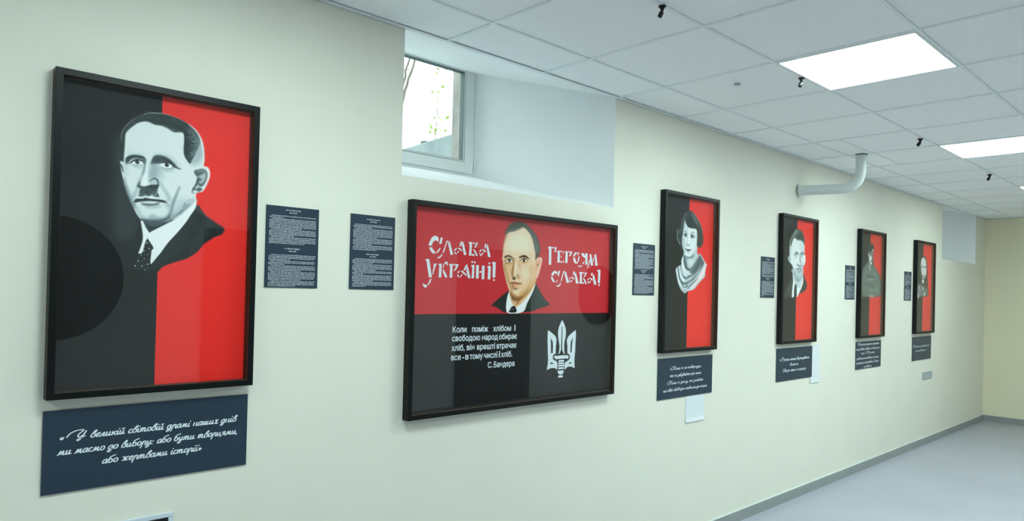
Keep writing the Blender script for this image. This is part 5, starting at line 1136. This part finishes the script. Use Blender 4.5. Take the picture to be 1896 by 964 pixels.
plaque(.4308, [('«У великій світовій драмі наших днів', (42, 157.5), (566, 154)), ('ми маємо до вибору: або бути творцями,', (38, 113.5), (573, 112.5)), ('або жертвами історії»', (156, 71.5), (452, 71))],
       'dark slate plaque with three lines of white script under the moustached man', 12.0)
plaque(3.503, [('«Коли я не повернусь,', (124, 173.5), (473, 172.5)), ('то не забувайте про мене.', (125, 130.5), (474, 131)), ('Коли я згину, то знайте,', (103, 87), (499, 86)), ("що свій обов'язок сповнила до кінця»", (58, 44), (544, 43.8))],
       'dark slate plaque with four lines of script under the woman in the scarf', 10.0)
plaque(5.004, [('«Прищи ишшм виришувиши', (49, 153.5), (549, 152)), ('вишии.', (216, 111.5), (368, 111.5)), ('Свири аши и ширир', (100, 68), (492, 69))],
       'dark slate plaque with three short lines of script under the young man in the tie', 12.0)
plaque(6.503, [('Рши ми ишшнши ишшшши'.replace('Р', 'П'), (39, 214), (550, 213)), ('ширивши ивши и вишиши', (5, 172.5), (566, 172)), ('ши. Прими', (123, 134), (444, 134)), ('ривишишишвири ишши', (12, 90), (552, 87)), ('иршиши ишшивши Сиши', (6, 49.5), (545, 49)), ('ишвири', (190, 11.5), (374, 11))],
       'dark slate plaque with six crowded lines of script under the figure in the cap', 12.0)
plaque(7.995, [('Криши ишшвшишм', (6, 139), (539, 141)), ('ишшвиши', (100, 93), (433, 94))],
       'dark slate plaque with two lines of script, farthest along the wall', 12.0)

# ------------------------------------------------------------------ narrow text panels beside the pictures
def text_panel(x, seed, layout, label):
    W, Hm = .2055, .2955
    b = MB(); b.box(0, W, -.004, -.0004, 0, Hm)
    o = b.build('text_panel', M_PANEL, loc=(x, 0, 1.5385), bevel=.0006); tag(o, label, 'text panel', 'biography panels beside the pictures')
    r = random.Random(seed); l = MB(); y = -.0043
    def word_run(x0, x1, z, xh):
        cx = x0
        while cx < x1-.003:
            n = r.randint(2, 9)
            for _ in range(n):
                if cx > x1-.0016: break
                s = xh*.27; w = xh*.66; t = r.random()
                up = xh*(1.45 if t < .12 else 1); dn = -xh*.4 if t > .9 else 0
                l.flat([(cx, z+dn), (cx+s, z+dn), (cx+s, z+up), (cx, z+up)], y)
                k = r.randint(0, 3)
                if k != 0: l.flat([(cx+w-s, z), (cx+w, z), (cx+w, z+xh), (cx+w-s, z+xh)], y)
                if k != 1: l.flat([(cx+s, z+xh-s), (cx+w-s*.2, z+xh-s), (cx+w-s*.2, z+xh), (cx+s, z+xh)], y)
                if k in (0, 3): l.flat([(cx+s, z), (cx+w-s*.2, z), (cx+w-s*.2, z+s), (cx+s, z+s)], y)
                cx += xh*.86
            cx += xh*.7
    for kind, z0, z1, n in layout:
        if kind == 'h':
            word_run(W/2-.030, W/2+.030, Hm*(1-z0), .0033); word_run(W/2-.015, W/2+.015, Hm*(1-z1), .0033)
        else:
            z = z0; first = True; left = r.randint(2, 4)
            for k in range(n):
                zz = Hm*(1-(z0+(z1-z0)*k/(n-1))); left -= 1
                xa = .012+(.008 if first else 0); xb = W-.011
                first = False
                if left == 0 or k == n-1:
                    xb = .012+(W-.023)*r.uniform(.15, .95); first = True; left = r.randint(3, 7)
                word_run(xa, xb, zz, .0025)
    l.build('small_print', M_PANELTEXT, o)


LA = [('h', .05, .08, 2), ('p', .125, .46, 19), ('h', .525, .555, 2), ('p', .605, .985, 21)]
LB = [('h', .065, .095, 2), ('p', .14, .475, 19), ('h', .535, .565, 2), ('p', .60, .965, 21)]
LC = [('h', .06, .09, 2), ('p', .13, .49, 20), ('h', .53, .56, 2), ('p', .605, .965, 20)]
text_panel(1.0865, 1, LA, 'slate text panel just right of the moustached man portrait')
text_panel(1.4275, 2, LB, 'slate text panel just left of the wide red and black poster')
text_panel(3.2425, 3, LC, 'narrow slate text panel left of the woman in the scarf')
text_panel(4.742, 4, LC, 'narrow slate text panel left of the young man in the tie')
text_panel(6.244, 5, LC, 'narrow slate text panel left of the figure in the cap')
text_panel(7.7265, 6, LC, 'narrow slate text panel left of the farthest portrait')
